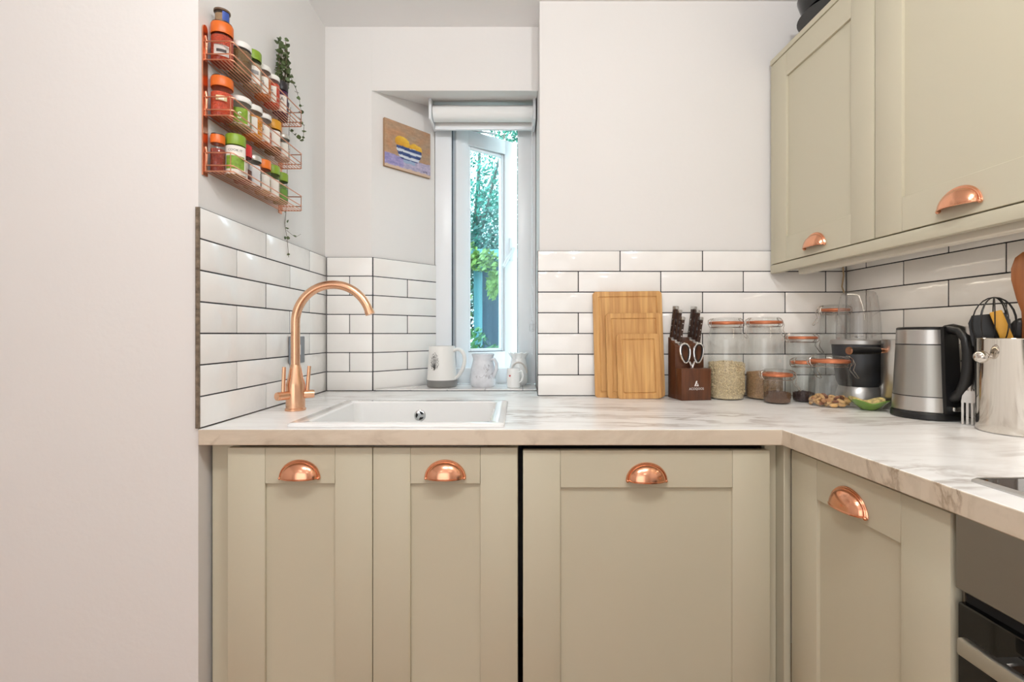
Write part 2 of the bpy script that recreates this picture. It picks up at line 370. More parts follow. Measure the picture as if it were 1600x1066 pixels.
bl = thing('roller_blind', 'white roller blind rolled up at the top of the window', 'blind', (-0.15, 2.02, 2.076))
def brk(x):
    MB().box(x - 0.006, x + 0.006, -0.045, 0.085, -0.043, 0.052, 0.003).out('bracket', M_UPVC, bl)
brk(-0.222); brk(0.2145)
MB().tube([(-0.214, 0, 0), (0.208, 0, 0)], 0.033, 28).out('fabric_roll', mat('blind_fabric', (238, 238, 236), 0.7, bump=0.05, bscale=400), bl)
MB().box(-0.214, 0.208, 0.032, 0.036, -0.045, 0.0, 0).out('fabric_drop', mat('blind_fabric', (238, 238, 236), 0.7), bl)
MB().box(-0.214, 0.208, 0.026, 0.042, -0.056, -0.042, 0.004, 2).out('bottom_bar', M_UPVC, bl)
ch = MB()
for k in range(118):
    z = -0.03 - k * 0.0085
    ch.ell((0.205, -0.040, z), (0.0028,) * 3, n=6, m=4)
    ch.ell((0.205, -0.026, z), (0.0028,) * 3, n=6, m=4)
ch.out('bead_chain', M_UPVC, bl, kind='stuff')
MB().box(0.194, 0.214, -0.046, -0.020, -0.93, -0.895, 0.004, 2).out('chain_clip', M_CLEAR, bl)

# ------------------------------------------------------------------ worktop
WB = 0.872; YF = 1.126
def inner_x(y): return 0.625 + TH * (YF - y)
cells = []
xs = [XL + 0.0005, -0.556, -0.047, 0.070, 0.625]; ys = [YF, 1.163, 1.547, YB - 0.001, YA]
for i in range(4):
    for j in range(4):
        if i == 1 and j == 1: continue
        if j == 3 and i == 3: continue
        cells.append([(xs[i], ys[j]), (xs[i + 1], ys[j]), (xs[i + 1], ys[j + 1]), (xs[i], ys[j + 1])])
for j in range(3): cells.append([(0.625, ys[j]), (wall_x(ys[j], -0.002), ys[j]), (wall_x(ys[j + 1], -0.002), ys[j + 1]), (0.625, ys[j + 1])])
cells.append([(inner_x(-0.35), -0.35), (wall_x(-0.35, -0.002), -0.35), (wall_x(YF, -0.002), YF), (0.625, YF)])
bm = MB(); vt = {}
def gv(p, z):
    k = (round(p[0], 4), round(p[1], 4), z)
    if k not in vt: vt[k] = bm.bm.verts.new((p[0], p[1], z))
    return vt[k]
ec = {}
for c in cells:
    bm.face([gv(p, WT) for p in c]); bm.face([gv(p, WB) for p in c[::-1]])
    for i in range(4):
        a, d = c[i], c[(i + 1) % 4]; ka, kb = [(round(q[0], 4), round(q[1], 4)) for q in (a, d)]
        if (kb, ka) in ec: del ec[(kb, ka)]
        else: ec[(ka, kb)] = (a, d)
for a, d in ec.values(): bm.face([gv(a, WT), gv(a, WB), gv(d, WB), gv(d, WT)])
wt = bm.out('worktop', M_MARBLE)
wt.data.materials.append(marble('marble_upright', (214, 200, 180), (190, 174, 152), (150, 128, 104)))  # darker, browner marble for the upright faces
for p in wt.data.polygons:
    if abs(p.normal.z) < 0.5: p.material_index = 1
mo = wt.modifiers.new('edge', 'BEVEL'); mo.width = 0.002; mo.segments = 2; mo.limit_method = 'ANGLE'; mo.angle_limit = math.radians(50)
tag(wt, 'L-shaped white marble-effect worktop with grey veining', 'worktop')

# ------------------------------------------------------------------ cabinet doors
def cup_mesh():
    b = MB(); A, H, D = 0.0455, 0.039, 0.026; t = 0.0016; n, m = 22, 9
    def P(a, bb, k): return (math.cos(a) * (A - k), -math.sin(a) ** 0.85 * math.sin(bb) * (D - k), math.sin(a) ** 0.9 * math.cos(bb) * (H - k))
    for k in (0, t):
        b.grid(lambda u, v: P(PI * (0.001 + 0.998 * u), PI / 2 * v, k), n, m)
    lip = [P(PI * (0.001 + 0.998 * i / 24), PI / 2, t / 2) for i in range(25)]
    b.tube(lip, 0.0023, 6)
    rim = [(math.cos(PI * i / 24) * 0.0478, -0.0016, math.sin(PI * i / 24) * 0.0418 - 0.001) for i in range(25)]
    b.tube(rim, 0.0026, 6)
    rid = [(math.cos(PI * i / 24) * 0.0462, -0.0045, math.sin(PI * i / 24) ** 0.9 * 0.0385) for i in range(25)]
    b.tube(rid, 0.0018, 6)
    for s in (-1, 1): b.ell((s * 0.0465, -0.004, -0.001), (0.0042, 0.005, 0.004))
    return b.mesh('cup_handle')
CUP = cup_mesh()
def door(parent, loc, rotz, wd, h, handle=(0.5, None), stile=0.09, name='door', rails=(0.087, 0.087)):
    """shaker door: x 0..wd, front on y=0, z 0..h; the recessed panel is the part, frame pieces and handle its sub-parts"""
    d = MB().box(stile - 0.008, wd - stile + 0.008, 0.008, 0.017, rails[1] - 0.008, h - rails[0] + 0.008).out(name, M_SAGE, parent, loc, (0, 0, rotz))
    for x0, x1 in ((0, stile), (wd - stile, wd)): MB().box(x0, x1, 0, 0.02, 0, h, 0.0014, 2).out('stile', M_SAGE, d)
    for z0, z1 in ((0, rails[1]), (h - rails[0], h)): MB().box(stile + .0003, wd - stile - .0003, 0.0004, 0.0198, z0, z1, 0.0009).out('rail', M_SAGE, d)
    if handle: link('handle', CUP, M_COPPER, d, (wd * handle[0], 0.0, handle[1]))
    return d
DY = 1.145; DZ0 = 0.15; DZ1 = 0.862; DH = DZ1 - DZ0
def carcass(parent, x0, x1, y0, y1, z0, z1, t=0.018, top=False, m=None):
    b = MB().box(x0, x0 + t, y0, y1, z0, z1).box(x1 - t, x1, y0, y1, z0, z1).box(x0 + t, x1 - t, y0, y1, z0, z0 + t).box(x0 + t, x1 - t, y1 - 0.008, y1, z0 + t, z1)
    if top: b.box(x0 + t, x1 - t, y0, y1 - 0.008, z1 - t, z1)
    b.out('carcass', m or M_CARC, parent)
HZ = 0.044 # handle base line below the door top edge
bc = thing('base_cabinet', 'sage double-door sink cabinet under the white sink', 'cabinet', (-0.7055, DY, DZ0))
carcass(bc, 0, 0.703, 0.022, 0.575, 0, DH + 0.006)
door(bc, (0.001, 0, 0), 0, 0.3495, DH, (0.5, DH - 0.0715))
door(bc, (0.3525, 0, 0), 0, 0.3495, DH, (0.5, DH - 0.0715))
dw = thing('integrated_dishwasher', 'wide sage-fronted integrated appliance in the middle of the base run', 'appliance', (0.0095, DY, DZ0))
MB().box(0.002, 0.594, 0.03, 0.56, 0, 0.70, 0.004).out('body', mat('appliance_body', (46, 46, 48), 0.5), dw)
door(dw, (0, -0.002, 0), 0, 0.596, DH - 0.006, (0.5, DH - 0.0775), rails=(0.09, 0.09))
tag(MB().box(XL + 0.001, -0.7075, 1.178, 1.196, 0.15, WB - 0.001, 0.001).out('filler_panel', M_SAGE), 'narrow recessed sage filler strip between plaster wall and sink cabinet', 'panel')
cp = thing('corner_post', 'recessed sage corner post between the two base runs', 'panel', (0.607, 1.172, 0.15))
MB().box(0.001, 0.029, 0, 0.018, 0, 0.7215, 0.001).out('filler_strip', M_SAGE, cp)
MB().box(0.0295, 0.047, -0.034, 0.018, 0, 0.7215, 0.001).out('filler_strip', M_SAGE, cp)
tag(MB().box(XL + .001, 0.69, 1.20, 1.216, 0.001, 0.148).out('plinth', M_SAGE), 'sage plinth board under the sink run', 'plinth')
# right-hand run (local x runs from the corner towards the viewer, front faces local -y)
def R(u, n, z=0.0):            # u metres along the right wall from the corner, n metres out from the tile face
    d = Vector((math.cos(RROT), math.sin(RROT))); q = Vector((XR, YB)) + d * u + Vector((math.sin(RROT), -math.cos(RROT))) * n
    return (q.x, q.y, z)
RD = 0.574                      # door face of the right-hand base run
rc = thing('base_cabinet', 'sage single-door base cabinet between the corner and the oven', 'cabinet', R(0.584, RD, DZ0), RROT)
carcass(rc, 0, 0.40, 0.022, 0.52, 0, DH + 0.006)
door(rc, (0.001, 0, 0), 0, 0.398, DH, (0.47, DH - 0.0715))
ov = thing('built_in_oven', 'stainless and black glass built-in oven under the worktop', 'oven', R(0.990, RD, 0.12), RROT)
MB().box(0.006, 0.594, 0.03, 0.53, 0.16, 0.748).out('body', M_DARK, ov)
MB().box(0, 0.598, 0.0, 0.028, 0.632, 0.748, 0.002).out('control_panel', mat('oven_steel', (150, 147, 144), 0.36, 1.0, bump=0.02, bscale=200, stretch=(0.05, 1, 1)), ov)
MB().box(0.004, 0.594, 0.014, 0.03, 0.612, 0.632).out('vent_gap', M_DARK, ov)
od = MB().box(0.002, 0.596, 0.002, 0.028, 0.162, 0.612, 0.002).out('door', M_BLACKG, ov)
hb = MB().box(0.05, 0.546, -0.048, -0.034, 0.566, 0.590, 0.003, 2)
hb.out('handle', M_STEEL, od)
for x in (0.085, 0.505): MB().box(x, x + 0.016, -0.036, 0.003, 0.571, 0.585, 0.002).out('handle_post', M_STEEL, od)
tag(MB().box(0, 0.597, 0, 0.5, 0, 0.155).out('oven_housing', M_SAGE, None, R(0.990, RD, 0.12), (0, 0, RROT)), 'sage drawer front below the oven', 'cabinet')
hob = thing('hob', 'black ceramic hob with a steel edge set into the worktop', 'hob', R(0.980, 0.541, WT), RROT)
MB().box(0.004, 0.576, 0.006, 0.484, 0.0005, 0.0055, 0.001).out('glass_top', M_BLACKG, hob)
tr = MB().loft([rrect(0.29, 0.245, 0.006, 0.0, cx=0.29, cy=0.245), rrect(0.29, 0.245, 0.006, 0.003, cx=0.29, cy=0.245), rrect(0.286, 0.241, 0.006, 0.0065, cx=0.29, cy=0.245), rrect(0.283, 0.238, 0.005, 0.0062, cx=0.29, cy=0.245), rrect(0.283, 0.238, 0.005, 0.0, cx=0.29, cy=0.245)], True, False)
tr.out('steel_trim', M_STEEL, hob)

# wall cabinets
UZ0, UZ1 = 1.388, 2.106; UN = 0.284
def wall_unit(u0, wd, label, hx):
    t = thing('wall_cabinet', label, 'cabinet', R(u0, UN, UZ0), RROT, 'sage wall cabinets')
    b = MB().box(0, 0.018, 0.022, UN + 0.006, 0, 0.718).box(wd - .018, wd, 0.022, UN + .006, 0, 0.718).box(.018, wd - .018, 0.022, UN + .006, 0, 0.018).box(.018, wd - .018, 0.022, UN + .006, 0.70, 0.718).box(.018, wd - .018, UN - .006, UN + .006, 0.018, 0.70)
    b.out('carcass', M_CARC, t)
    door(t, (0.0015, 0, 0), 0, wd - 0.003, 0.718, (hx, 0.022), stile=0.082, rails=(0.082, 0.084))
    return t
wall_unit(0.012, 0.466, 'sage wall cabinet in the corner, whole door in view', 0.50)
wall_unit(0.480, 0.50, 'sage wall cabinet nearest the viewer, cut off by the frame', 0.46)
tag(MB().box(0.0, 1.6, 0.0, UN + 0.006, 0, 0.019, 0.001).out('cabinet_top_board', M_SAGE, None, R(0.004, UN + 0.003, UZ1 + .001), (0, 0, RROT)), 'thin sage board capping the wall cabinets', 'board')
tag(MB().box(0.0, 0.010, 0.022, UN + 0.006, 0, 0.718).out('end_panel', M_SAGE, None, R(0.001, UN + 0.02, UZ0), (0, 0, RROT)), 'sage end panel between wall cabinet and back wall', 'panel')
tag(MB().box(0.0, 1.6, 0.0, 0.02, 0, 0.030, 0.003, 2).out('pelmet', M_SAGE, None, R(0.003, UN + 0.002, UZ0 - 0.0335), (0, 0, RROT)), 'sage light pelmet running under the wall cabinets', 'pelmet')
ul = thing('under_cabinet_light', 'white strip light fixed under the wall cabinets', 'lamp', R(0.10, 0.245, UZ0 - 0.046), RROT)
MB().box(0, 1.3, 0, 0.03, 0.0, 0.0445, 0.003).out('housing', mat('cream_batten', (228, 221, 204), .45), ul)
MB().box(0.005, 1.29, 0.03, 0.052, 0.008, 0.03, 0.004, 2).out('diffuser', mat('diffuser', (235, 232, 225), 0.4), ul)
ll = area('strip_lamp', (0.62, 0.042, 0.006), (0, 0, 0), 1.2, 0.02, 0.9, (1.0, 0.88, 0.72)); ll.parent = ul
tag(MB().tube([(1.178, 1.724, 1.40), (1.182, 1.7245, 1.35), (1.176, 1.7245, 1.31), (1.184, 1.7245, 1.285)], .0028, 6).out('power_cable', mat('cable_beige', (190, 164, 128), .6)), 'short beige cable in the tiled corner under the wall cabinet', 'cable')
wc = thing('wall_cabinet', 'sage wall cabinet beyond the frame above the hob', 'cabinet', R(0.982, UN, UZ0), RROT, 'sage wall cabinets')
door(wc, (0.0015, 0, 0), 0, 0.5, 0.718, (0.5, 0.022), stile=0.082, rails=(0.082, 0.084))
MB().box(0, 0.5, 0.022, UN + .006, 0, 0.718).out('carcass', M_CARC, wc)
# pan and lid on top of the cabinets
pn = thing('frying_pan', 'black frying pan lying on top of the wall cabinets', 'pan', (1.04, 1.535, UZ1 + 0.0205))
MB().lathe([(0, 0), (0.085, 0), (0.098, 0.008), (0.118, 0.045), (0.121, 0.047), (0.119, 0.05), (0.096, 0.012), (0, 0.006)], 40).out('bowl', mat('grey_nonstick', (62, 62, 62), 0.5), pn)
MB().tube([(0.10, -0.02, 0.035), (0.12, -0.10, 0.05)], 0.010, 10).out('handle', M_BLACK, pn)
pt = tag(MB().lathe([(0, 0), (0.088, 0), (0.108, 0.012), (0.120, 0.034), (0.128, 0.060), (0.124, 0.062), (0.104, 0.018), (0, 0.006)], 40).out('black_bowl', M_BLACKG, None, (1.04, 1.52, UZ1 + 0.0725)), 'glossy black bowl stacked in the pan on top of the wall cabinets', 'bowl')

# ------------------------------------------------------------------ sink and tap
sk = thing('sink', 'white ceramic inset sink with a chrome overflow', 'sink', (-0.3015, 1.355, WT))
L1 = [rrect(0.2655, 0.205, 0.012, 0.0005), rrect(0.2655, 0.205, 0.012, 0.006), rrect(0.262, 0.2015, 0.011, 0.009), rrect(0.230, 0.178, 0.022, 0.009), rrect(0.226, 0.174, 0.022, 0.005),
      rrect(0.214, 0.166, 0.03, -0.17), rrect(0.20, 0.15, 0.04, -0.185)]
MB().loft(L1, False, True).out('basin', M_CER, sk, recalc=False)
of = MB().lathe([(0, 0.004), (0.012, 0.005), (0.0185, 0.003), (0.0195, 0)], 28, mx=Matrix.Translation((-0.018, 0.1735, -0.036)) @ Matrix.Rotation(math.radians(90 - 2.6), 4, 'X')).out('overflow', M_CHROME, sk)
for k in range(3):
    a0 = 2 * PI * k / 3 + 0.35
    s_ = MB(); pts = [(0.006 * math.cos(a0 + .25), 0.006 * math.sin(a0 + .25), 0.0062)] + [(0.0135 * math.cos(a0 + 1.35 * i / 6), 0.0135 * math.sin(a0 + 1.35 * i / 6), 0.0055) for i in range(7)]
    s_.face([s_.bm.verts.new(p) for p in pts]); s_.xf(Matrix.Translation((-0.018, 0.1735, -0.036)) @ Matrix.Rotation(math.radians(90 - 2.6), 4, 'X'))
    s_.out('slot', M_DARK, of, recalc=False)
MB().lathe([(0, 0.003), (0.03, 0.004), (0.043, 0.001)], 28, c=(0, 0, -0.1845)).out('drain', M_CHROME, sk)

tp = thing('mixer_tap', 'tall brushed copper swan-neck mixer tap beside the sink', 'tap', (-0.6655, 1.41, WT))
MB().lathe([(0, 0.0005), (0.029, 0.0005), (0.029, 0.006), (0.0265, 0.008), (0.0265, 0.075), (0.0255, 0.082), (0.021, 0.098), (0.0165, 0.125), (0.0135, 0.135), (0, 0.135)], 32).out('body', M_TAP, tp)
arc = [(0, 0, 0.10), (0, 0, 0.18), (0, 0, 0.25)] + [(0.112 - 0.112 * math.cos(t), 0, 0.262 + 0.112 * math.sin(t)) for t in [math.radians(a) for a in range(0, 165, 6)]]
MB().tube(arc, 0.0128, 18).out('spout', M_TAP, tp)
e = Vector(arc[-1]); e2 = e + (Vector(arc[-1]) - Vector(arc[-2])).normalized() * 0.012
MB().tube([e, e2], 0.0138, 18).out('nozzle', M_TAP, tp)
for dx, dy, L_ in ((-0.50, -0.86, 0.056), (0.92, 0.38, 0.048)):
    k = MB().cyl((dx * .015, dy * .015, 0.047), (dx * L_, dy * L_, 0.047), 0.0125, n=20).cyl((dx * L_, dy * L_, 0.047), (dx * (L_ + .004), dy * (L_ + .004), 0.047), 0.0115, n=20)
    h_ = k.out('handle_barrel', M_TAP, tp)
    s_ = -1 if dx < 0 else 1
    MB().cyl((dx * (L_ - .016), dy * (L_ - .016), 0.055), (dx * (L_ - .016) + s_ * .002, dy * (L_ - .016) + 0.01, 0.130), 0.0052, n=12).out('lever', M_TAP, h_)
sk2 = thing('wall_socket', 'grey brushed steel switch plate on the tiles behind the tap', 'socket', (XL, 1.618, 1.083), PI / 2)
MB().box(-0.052, 0.052, -0.009, -0.0005, -0.046, 0.046, 0.003, 2).out('plate', mat('socket_grey', (138, 144, 150), 0.4, 0.6), sk2)
MB().box(-0.012, 0.012, -0.014, -0.009, -0.018, 0.018, 0.002).out('rocker', mat('socket_white', (225, 226, 228), 0.4), sk2)
from mathutils import noise as mnoise

# ------------------------------------------------------------------ painting on the window reveal
rd = Vector((math.cos(RA), math.sin(RA))); rn_ = Vector((math.sin(RA), -math.cos(RA)))
pp = Vector((-0.587, YA + TT)) + rd * 0.162
pc = thing('painting', 'small unframed canvas of lemons in a blue striped bowl', 'painting', (pp.x + rn_.x * .001, pp.y + rn_.y * .001, 1.916), RA)
PW, PH = 0.225, 0.195
MB().box(-PW / 2, PW / 2, -0.012, 0.0, -PH / 2, PH / 2, 0.001).out('canvas', mat('canvas_edge', (168, 132, 100), 0.8), pc)
def pict(co):
    u = co.x / PW + .5; v = co.z / PH + .5
    n = mnoise.noise((u * 9, v * 22, 1.0)) * 0.9 + mnoise.noise((u * 30, v * 40, 4.0)) * 0.7
    n2 = mnoise.noise((u * 5, v * 6, 9.0)); u += 0.012 * mnoise.noise((u * 12, v * 12, 2.0)); v += 0.012 * mnoise.noise((u * 12, v * 12, 7.0))
    c = [178 + 16 * n - 10 * u + 10 * n2, 142 + 13 * n - 4 * u - 6 * n2, 112 + 11 * n - 14 * n2]
    if v < 0.30 - 0.03 * math.sin(u * 3): c = [172 + 30 * n - 20 * (u < .4), 164 + 24 * n - 20 * (u < .4), 190 + 18 * n]
    if v < 0.06: c = [206, 180, 156]
    for (x, y, rx, ry) in ((0.37, 0.60, 0.155, 0.125), (0.66, 0.545, 0.15, 0.10)):
        d = ((u - x) / rx) ** 2 + ((v - y) / ry) ** 2
        if d < 1: k = (u - x) / rx * .4 + (v - y) / ry * .6; c = [216 + 26 * k + 10 * n, 164 + 40 * k + 14 * n, 44 + 40 * max(0, k)]
    rx = 0.275; t = (0.52 - v) / 0.34
    if 0 < t < 1:
        hw = rx * math.sqrt(max(0, 1 - t ** 2.2)) if t < 0.82 else 0.13
        if abs(u - 0.52) < max(hw, 0.12):
            band = (t + 0.02 * math.sin(u * 8)) % 0.36
            c = [52 + 22 * n, 72 + 22 * n, 124 + 20 * n] if band < 0.20 else [206 + 14 * n, 212 + 12 * n, 222]
            if t > 0.8: c = [150, 170, 196]
    if 0.80 < u < 0.93 and 0.085 < v < 0.10 + 0.02 * math.sin(u * 160): c = [86, 74, 96]
    return [min(255, max(0, q)) for q in c]
g = MB().grid(lambda u, v: ((u - .5) * (PW - .001), -0.0124, (v - .5) * (PH - .001)), 96, 84)
me = g.mesh('picture', recalc=False); paint(me, pict); link('picture', me, vcol('oil_paint', 0.55), pc)

# ------------------------------------------------------------------ mugs on the sill
def mug_body(prof_out, t, n=40):
    inn = [(max(r - t, 0.001), z) for r, z in prof_out[::-1] if z > 0.01]
    return MB().lathe([(0, 0)] + prof_out + inn + [(0, 0.008)], n)
def handle_path(r0, z0, z1, out, n=14):
    return [(r0 - .004 + out * math.sin(PI * i / n) ** 0.8, 0, z0 + (z1 - z0) * i / n) for i in range(n + 1)]
m1 = thing('mug', 'large white mug with a black tree drawing and grey base', 'mug', (-0.323, 1.985, SILLZ))
MUGW = mat('matt_white_glaze', (236, 234, 230), 0.35)
mug_body([(0.056, 0.0), (0.0605, 0.004), (0.0625, 0.030), (0.0605, 0.05), (0.0555, 0.12), (0.0545, 0.168), (0.0535, 0.17)], 0.004).out('body', MUGW, m1)
MB().lathe([(0.057, -0.0), (0.0612, 0.004), (0.0632, 0.0295), (0.0622, 0.0305)], 40).out('glazed_base', mat('grey_glaze', (128, 126, 124), 0.4), m1)
hp = [(0.050, 0, 0.150), (0.075, 0, 0.157), (0.096, 0, 0.140), (0.101, 0, 0.11), (0.092, 0, 0.075), (0.074, 0, 0.048), (0.056, 0, 0.034)]
hpp = []
for i in range(len(hp) - 1):
    for k in range(4):
        p0, p1_, p2, p3 = [Vector(hp[max(0, min(len(hp) - 1, i + d))]) for d in (-1, 0, 1, 2)]; t = k / 4
        hpp.append(0.5 * ((2 * p1_) + (p2 - p0) * t + (2 * p0 - 5 * p1_ + 4 * p2 - p3) * t * t + (3 * p1_ - p0 - 3 * p2 + p3) * t ** 3))
hpp.append(Vector(hp[-1]))
MB().tube(hpp, 0.0075, 10, flat=1.5).out('handle', MUGW, m1, rot=(0, 0, -0.25))
def wrap(x, z, rr): a = -PI / 2 - 0.42 + x / 0.058; return (rr * math.cos(a), rr * math.sin(a), z)
def mr(z): return 0.0585 - (z - 0.07) * 0.05 + 0.0004
tr_ = MB(); rr_ = random.Random(3)
def strip(x0, z0, x1, z1, w0, w1):
    d = Vector((x1 - x0, z1 - z0)).normalized(); nx, nz = -d.y, d.x; K = 4; prev = None
    for i in range(K + 1):
        t = i / K; x = x0 + (x1 - x0) * t; z = z0 + (z1 - z0) * t; wv = w0 + (w1 - w0) * t
        cur = [tr_.bm.verts.new(wrap(x + s * nx * wv, z + s * nz * wv, mr(z))) for s in (-1, 1)]
        if prev: tr_.face([prev[0], prev[1], cur[1], cur[0]])
        prev = cur
strip(0, 0.045, 0.001, 0.078, 0.0032, 0.0018)
for k in range(9):
    a = PI * (0.12 + 0.76 * k / 8); L_ = 0.035 + 0.02 * math.sin(a); x1, z1 = L_ * 0.5 * math.cos(a), 0.078 + L_ * math.sin(a)
    strip(0.001, 0.074 + k % 3 * 0.003, x1, z1, 0.0012, 0.0005)
for k in range(105):
    a = rr_.uniform(0, 2 * PI); q = math.sqrt(rr_.random()); x = 0.021 * q * math.cos(a); z = 0.107 + 0.036 * q * math.sin(a)
    d = rr_.uniform(0, PI); tr_.face([tr_.bm.verts.new(wrap(x + u * math.cos(d) - v * math.sin(d), z + u * math.sin(d) + v * math.cos(d), mr(z) + 0.0001)) for u, v in ((-.0022, 0), (0, -.0010), (.0022, 0), (0, .0010))])
tr_.out('tree_print', mat('print_black', (38, 38, 40), 0.6), m1, recalc=False)
m2 = thing('mug', 'round-bellied white marbled mug with a wide rim, middle of the sill', 'mug', (-0.151, 1.985, SILLZ))
MARB = mat('marbled_glaze', (222, 223, 228), 0.2, var=0.10, vscale=34, coat=0.3)
mug_body([(0.045, 0), (0.0535, 0.01), (0.055, 0.035), (0.050, 0.075), (0.043, 0.105), (0.041, 0.118), (0.046, 0.132), (0.047, 0.136), (0.0455, 0.137)], 0.004).out('body', MARB, m2)
MB().tube([(0.040, 0, 0.112), (0.055, 0, 0.116), (0.066, 0, 0.10), (0.066, 0, 0.075), (0.055, 0, 0.048), (0.048, 0, 0.04)], 0.0065, 10, flat=1.4).out('handle', MARB, m2, rot=(0, 0, -0.5))
ln = MB()
for k in range(12):
    a = -PI / 2 - 0.8 + 1.6 * rr_.random(); z = rr_.uniform(0.03, 0.085); pts = []
    for i in range(7):
        r_ = 0.0552 - max(0, z - 0.035) * 0.125; pts.append((r_ * math.cos(a), r_ * math.sin(a), z)); a += rr_.uniform(-.05, .11); z = min(0.095, max(0.022, z + rr_.uniform(-.008, .009)))
    ln.tube(pts, 0.0006, 4)
ln.out('line_drawing', mat('print_grey', (150, 148, 152), 0.6), m2, kind='stuff')
v3 = thing('vase', 'white vase with a frilled rim behind the little mug', 'vase', (-0.002, 2.045, SILLZ))
fr = MB(); n = 48
def ring(r, z, amp): return [(r * (1 + amp * math.cos(10 * 2 * PI * i / n)) * math.cos(2 * PI * i / n), r * (1 + amp * math.cos(10 * 2 * PI * i / n)) * math.sin(2 * PI * i / n), z + amp * 0.03 * math.cos(10 * 2 * PI * i / n)) for i in range(n)]
fr.loft([ring(0.030, 0, 0), ring(0.040, 0.012, 0), ring(0.042, 0.06, 0), ring(0.034, 0.10, 0), ring(0.031, 0.115, 0.02), ring(0.042, 0.138, 0.10), ring(0.039, 0.138, 0.10), ring(0.028, 0.115, 0.02), ring(0.03, 0.09, 0)], True, True)
fr.out('body', M_CER, v3)
MB().tube([(-0.034 * math.cos(t) - 0.0, -0.040 + 0.004 * math.sin(t), 0.055 + 0.045 * math.sin(t)) for t in [PI * i / 10 for i in range(11)]], 0.003, 8).out('garland', mat('vase_relief', (214, 204, 196), 0.4), v3)
m3 = thing('mug', 'small white mug with a red heart at the right of the sill', 'mug', (-0.0225, 1.948, SILLZ))
mug_body([(0.025, 0), (0.028, 0.003), (0.0285, 0.04), (0.0265, 0.078), (0.0258, 0.08)], 0.003).out('body', M_CER, m3)
MB().tube([(0.024, 0, 0.066), (0.040, 0, 0.068), (0.045, 0, 0.052), (0.040, 0, 0.030), (0.025, 0, 0.02)], 0.0042, 10, flat=1.4).out('handle', M_CER, m3, rot=(0, 0, -0.5))
ht = MB(); pts = []
for i in range(24):
    t = 2 * PI * i / 24; x = 0.0045 * math.sin(t) ** 3; z = 0.0003 * (13 * math.cos(t) - 5 * math.cos(2 * t) - 2 * math.cos(3 * t) - math.cos(4 * t)); a = -PI / 2 - 0.55 + x / 0.0285
    pts.append(ht.bm.verts.new((0.0287 * math.cos(a), 0.0287 * math.sin(a), 0.05 + z)))
ht.face(pts); ht.out('heart', mat('heart_red', (190, 30, 40), 0.4), m3, recalc=False)

# ------------------------------------------------------------------ chopping boards
def board(label, x, y, wd, h, lean, roll, groove):
    t = thing('chopping_board', label, 'chopping board', (x, y, WT + 0.0008), 0, 'bamboo chopping boards')
    th = 0.011; b = MB()
    hw = wd / 2; lo = lambda yy, k: [(p[0], yy, p[1] + h / 2) for p in [(q[0], q[1]) for q in rrect(hw - k, h / 2 - k, 0.012, 0)]]
    gi = 0.018; gw = 0.005
    inset = lambda yy, k, r: [(p[0], yy, p[1] + h / 2) for p in [(q[0], q[1]) for q in rrect(hw - k, h / 2 - k, r, 0)]]
    loops = [lo(th, 0.001), lo(th - .001, 0), lo(0.001, 0), lo(0, 0.001)]
    loops += [inset(0, gi, 0.004), inset(0.003, gi + gw * .3, 0.004), inset(0.003, gi + gw * .7, 0.004), inset(0, gi + gw, 0.004)]
    b.loft(loops, True, True)
    o = b.out('board', M_BAMBOO, t, ang=20); o.rotation_euler = (-lean, roll, 0)
    return t
board('largest bamboo chopping board, rearmost of the three leaning boards', 0.397, 1.688, 0.25, 0.382, math.radians(4.6), -0.012, 0)
board('middle-sized bamboo chopping board between the other two boards', 0.411, 1.667, 0.198, 0.302, math.radians(5.0), -0.010, 0)
board('smallest bamboo chopping board, at the front of the three', 0.421, 1.648, 0.152, 0.228, math.radians(5.4), -0.012, 0)

# ------------------------------------------------------------------ knife block
KX, KY, KR = 0.604, 1.612, math.radians(9)
kb = thing('knife_block', 'dark walnut knife block with a white maker mark', 'knife block', (KX, KY, WT), KR)
MB().prism_x([(0.0, 0.0005), (0.0, 0.106), (0.004, 0.109), (0.044, 0.109), (0.044, 0.0005)], -0.0535, 0.0535, 0.0012).out('front_block', M_WALNUT, kb)
MB().prism_x([(0.0445, 0.0005), (0.047, 0.184), (0.052, 0.190), (0.098, 0.216), (0.099, 0.213), (0.099, 0.0005)], -0.0535, 0.0535, 0.0012).out('rear_block', M_WALNUT, kb)
M_PRINT = mat('white_print', (235, 232, 228), 0.5)
me = text_mesh('ACOQOOS', 0.0115, 0.0001)
for v in me.vertices: v.co = (v.co.x * 0.92, -0.0004 - v.co.z, v.co.y + 0.040)
link('lettering', me, M_PRINT, kb)
lg = MB()
def flat_poly(pts, y=-0.0005): lg.face([lg.bm.verts.new((x, y, z)) for x, z in pts])
flat_poly([(-0.0082, 0.049), (-0.0035, 0.049), (0.0015, 0.0585), (0.0028, 0.0665), (0.0, 0.0675), (-0.0022, 0.0655)])
flat_poly([(-0.002, 0.049), (0.0082, 0.049), (0.0042, 0.0605), (0.0032, 0.0575), (0.0036, 0.0525), (0.0002, 0.0525)])
lg.out('logo', M_PRINT, kb, recalc=False)
ci = 0
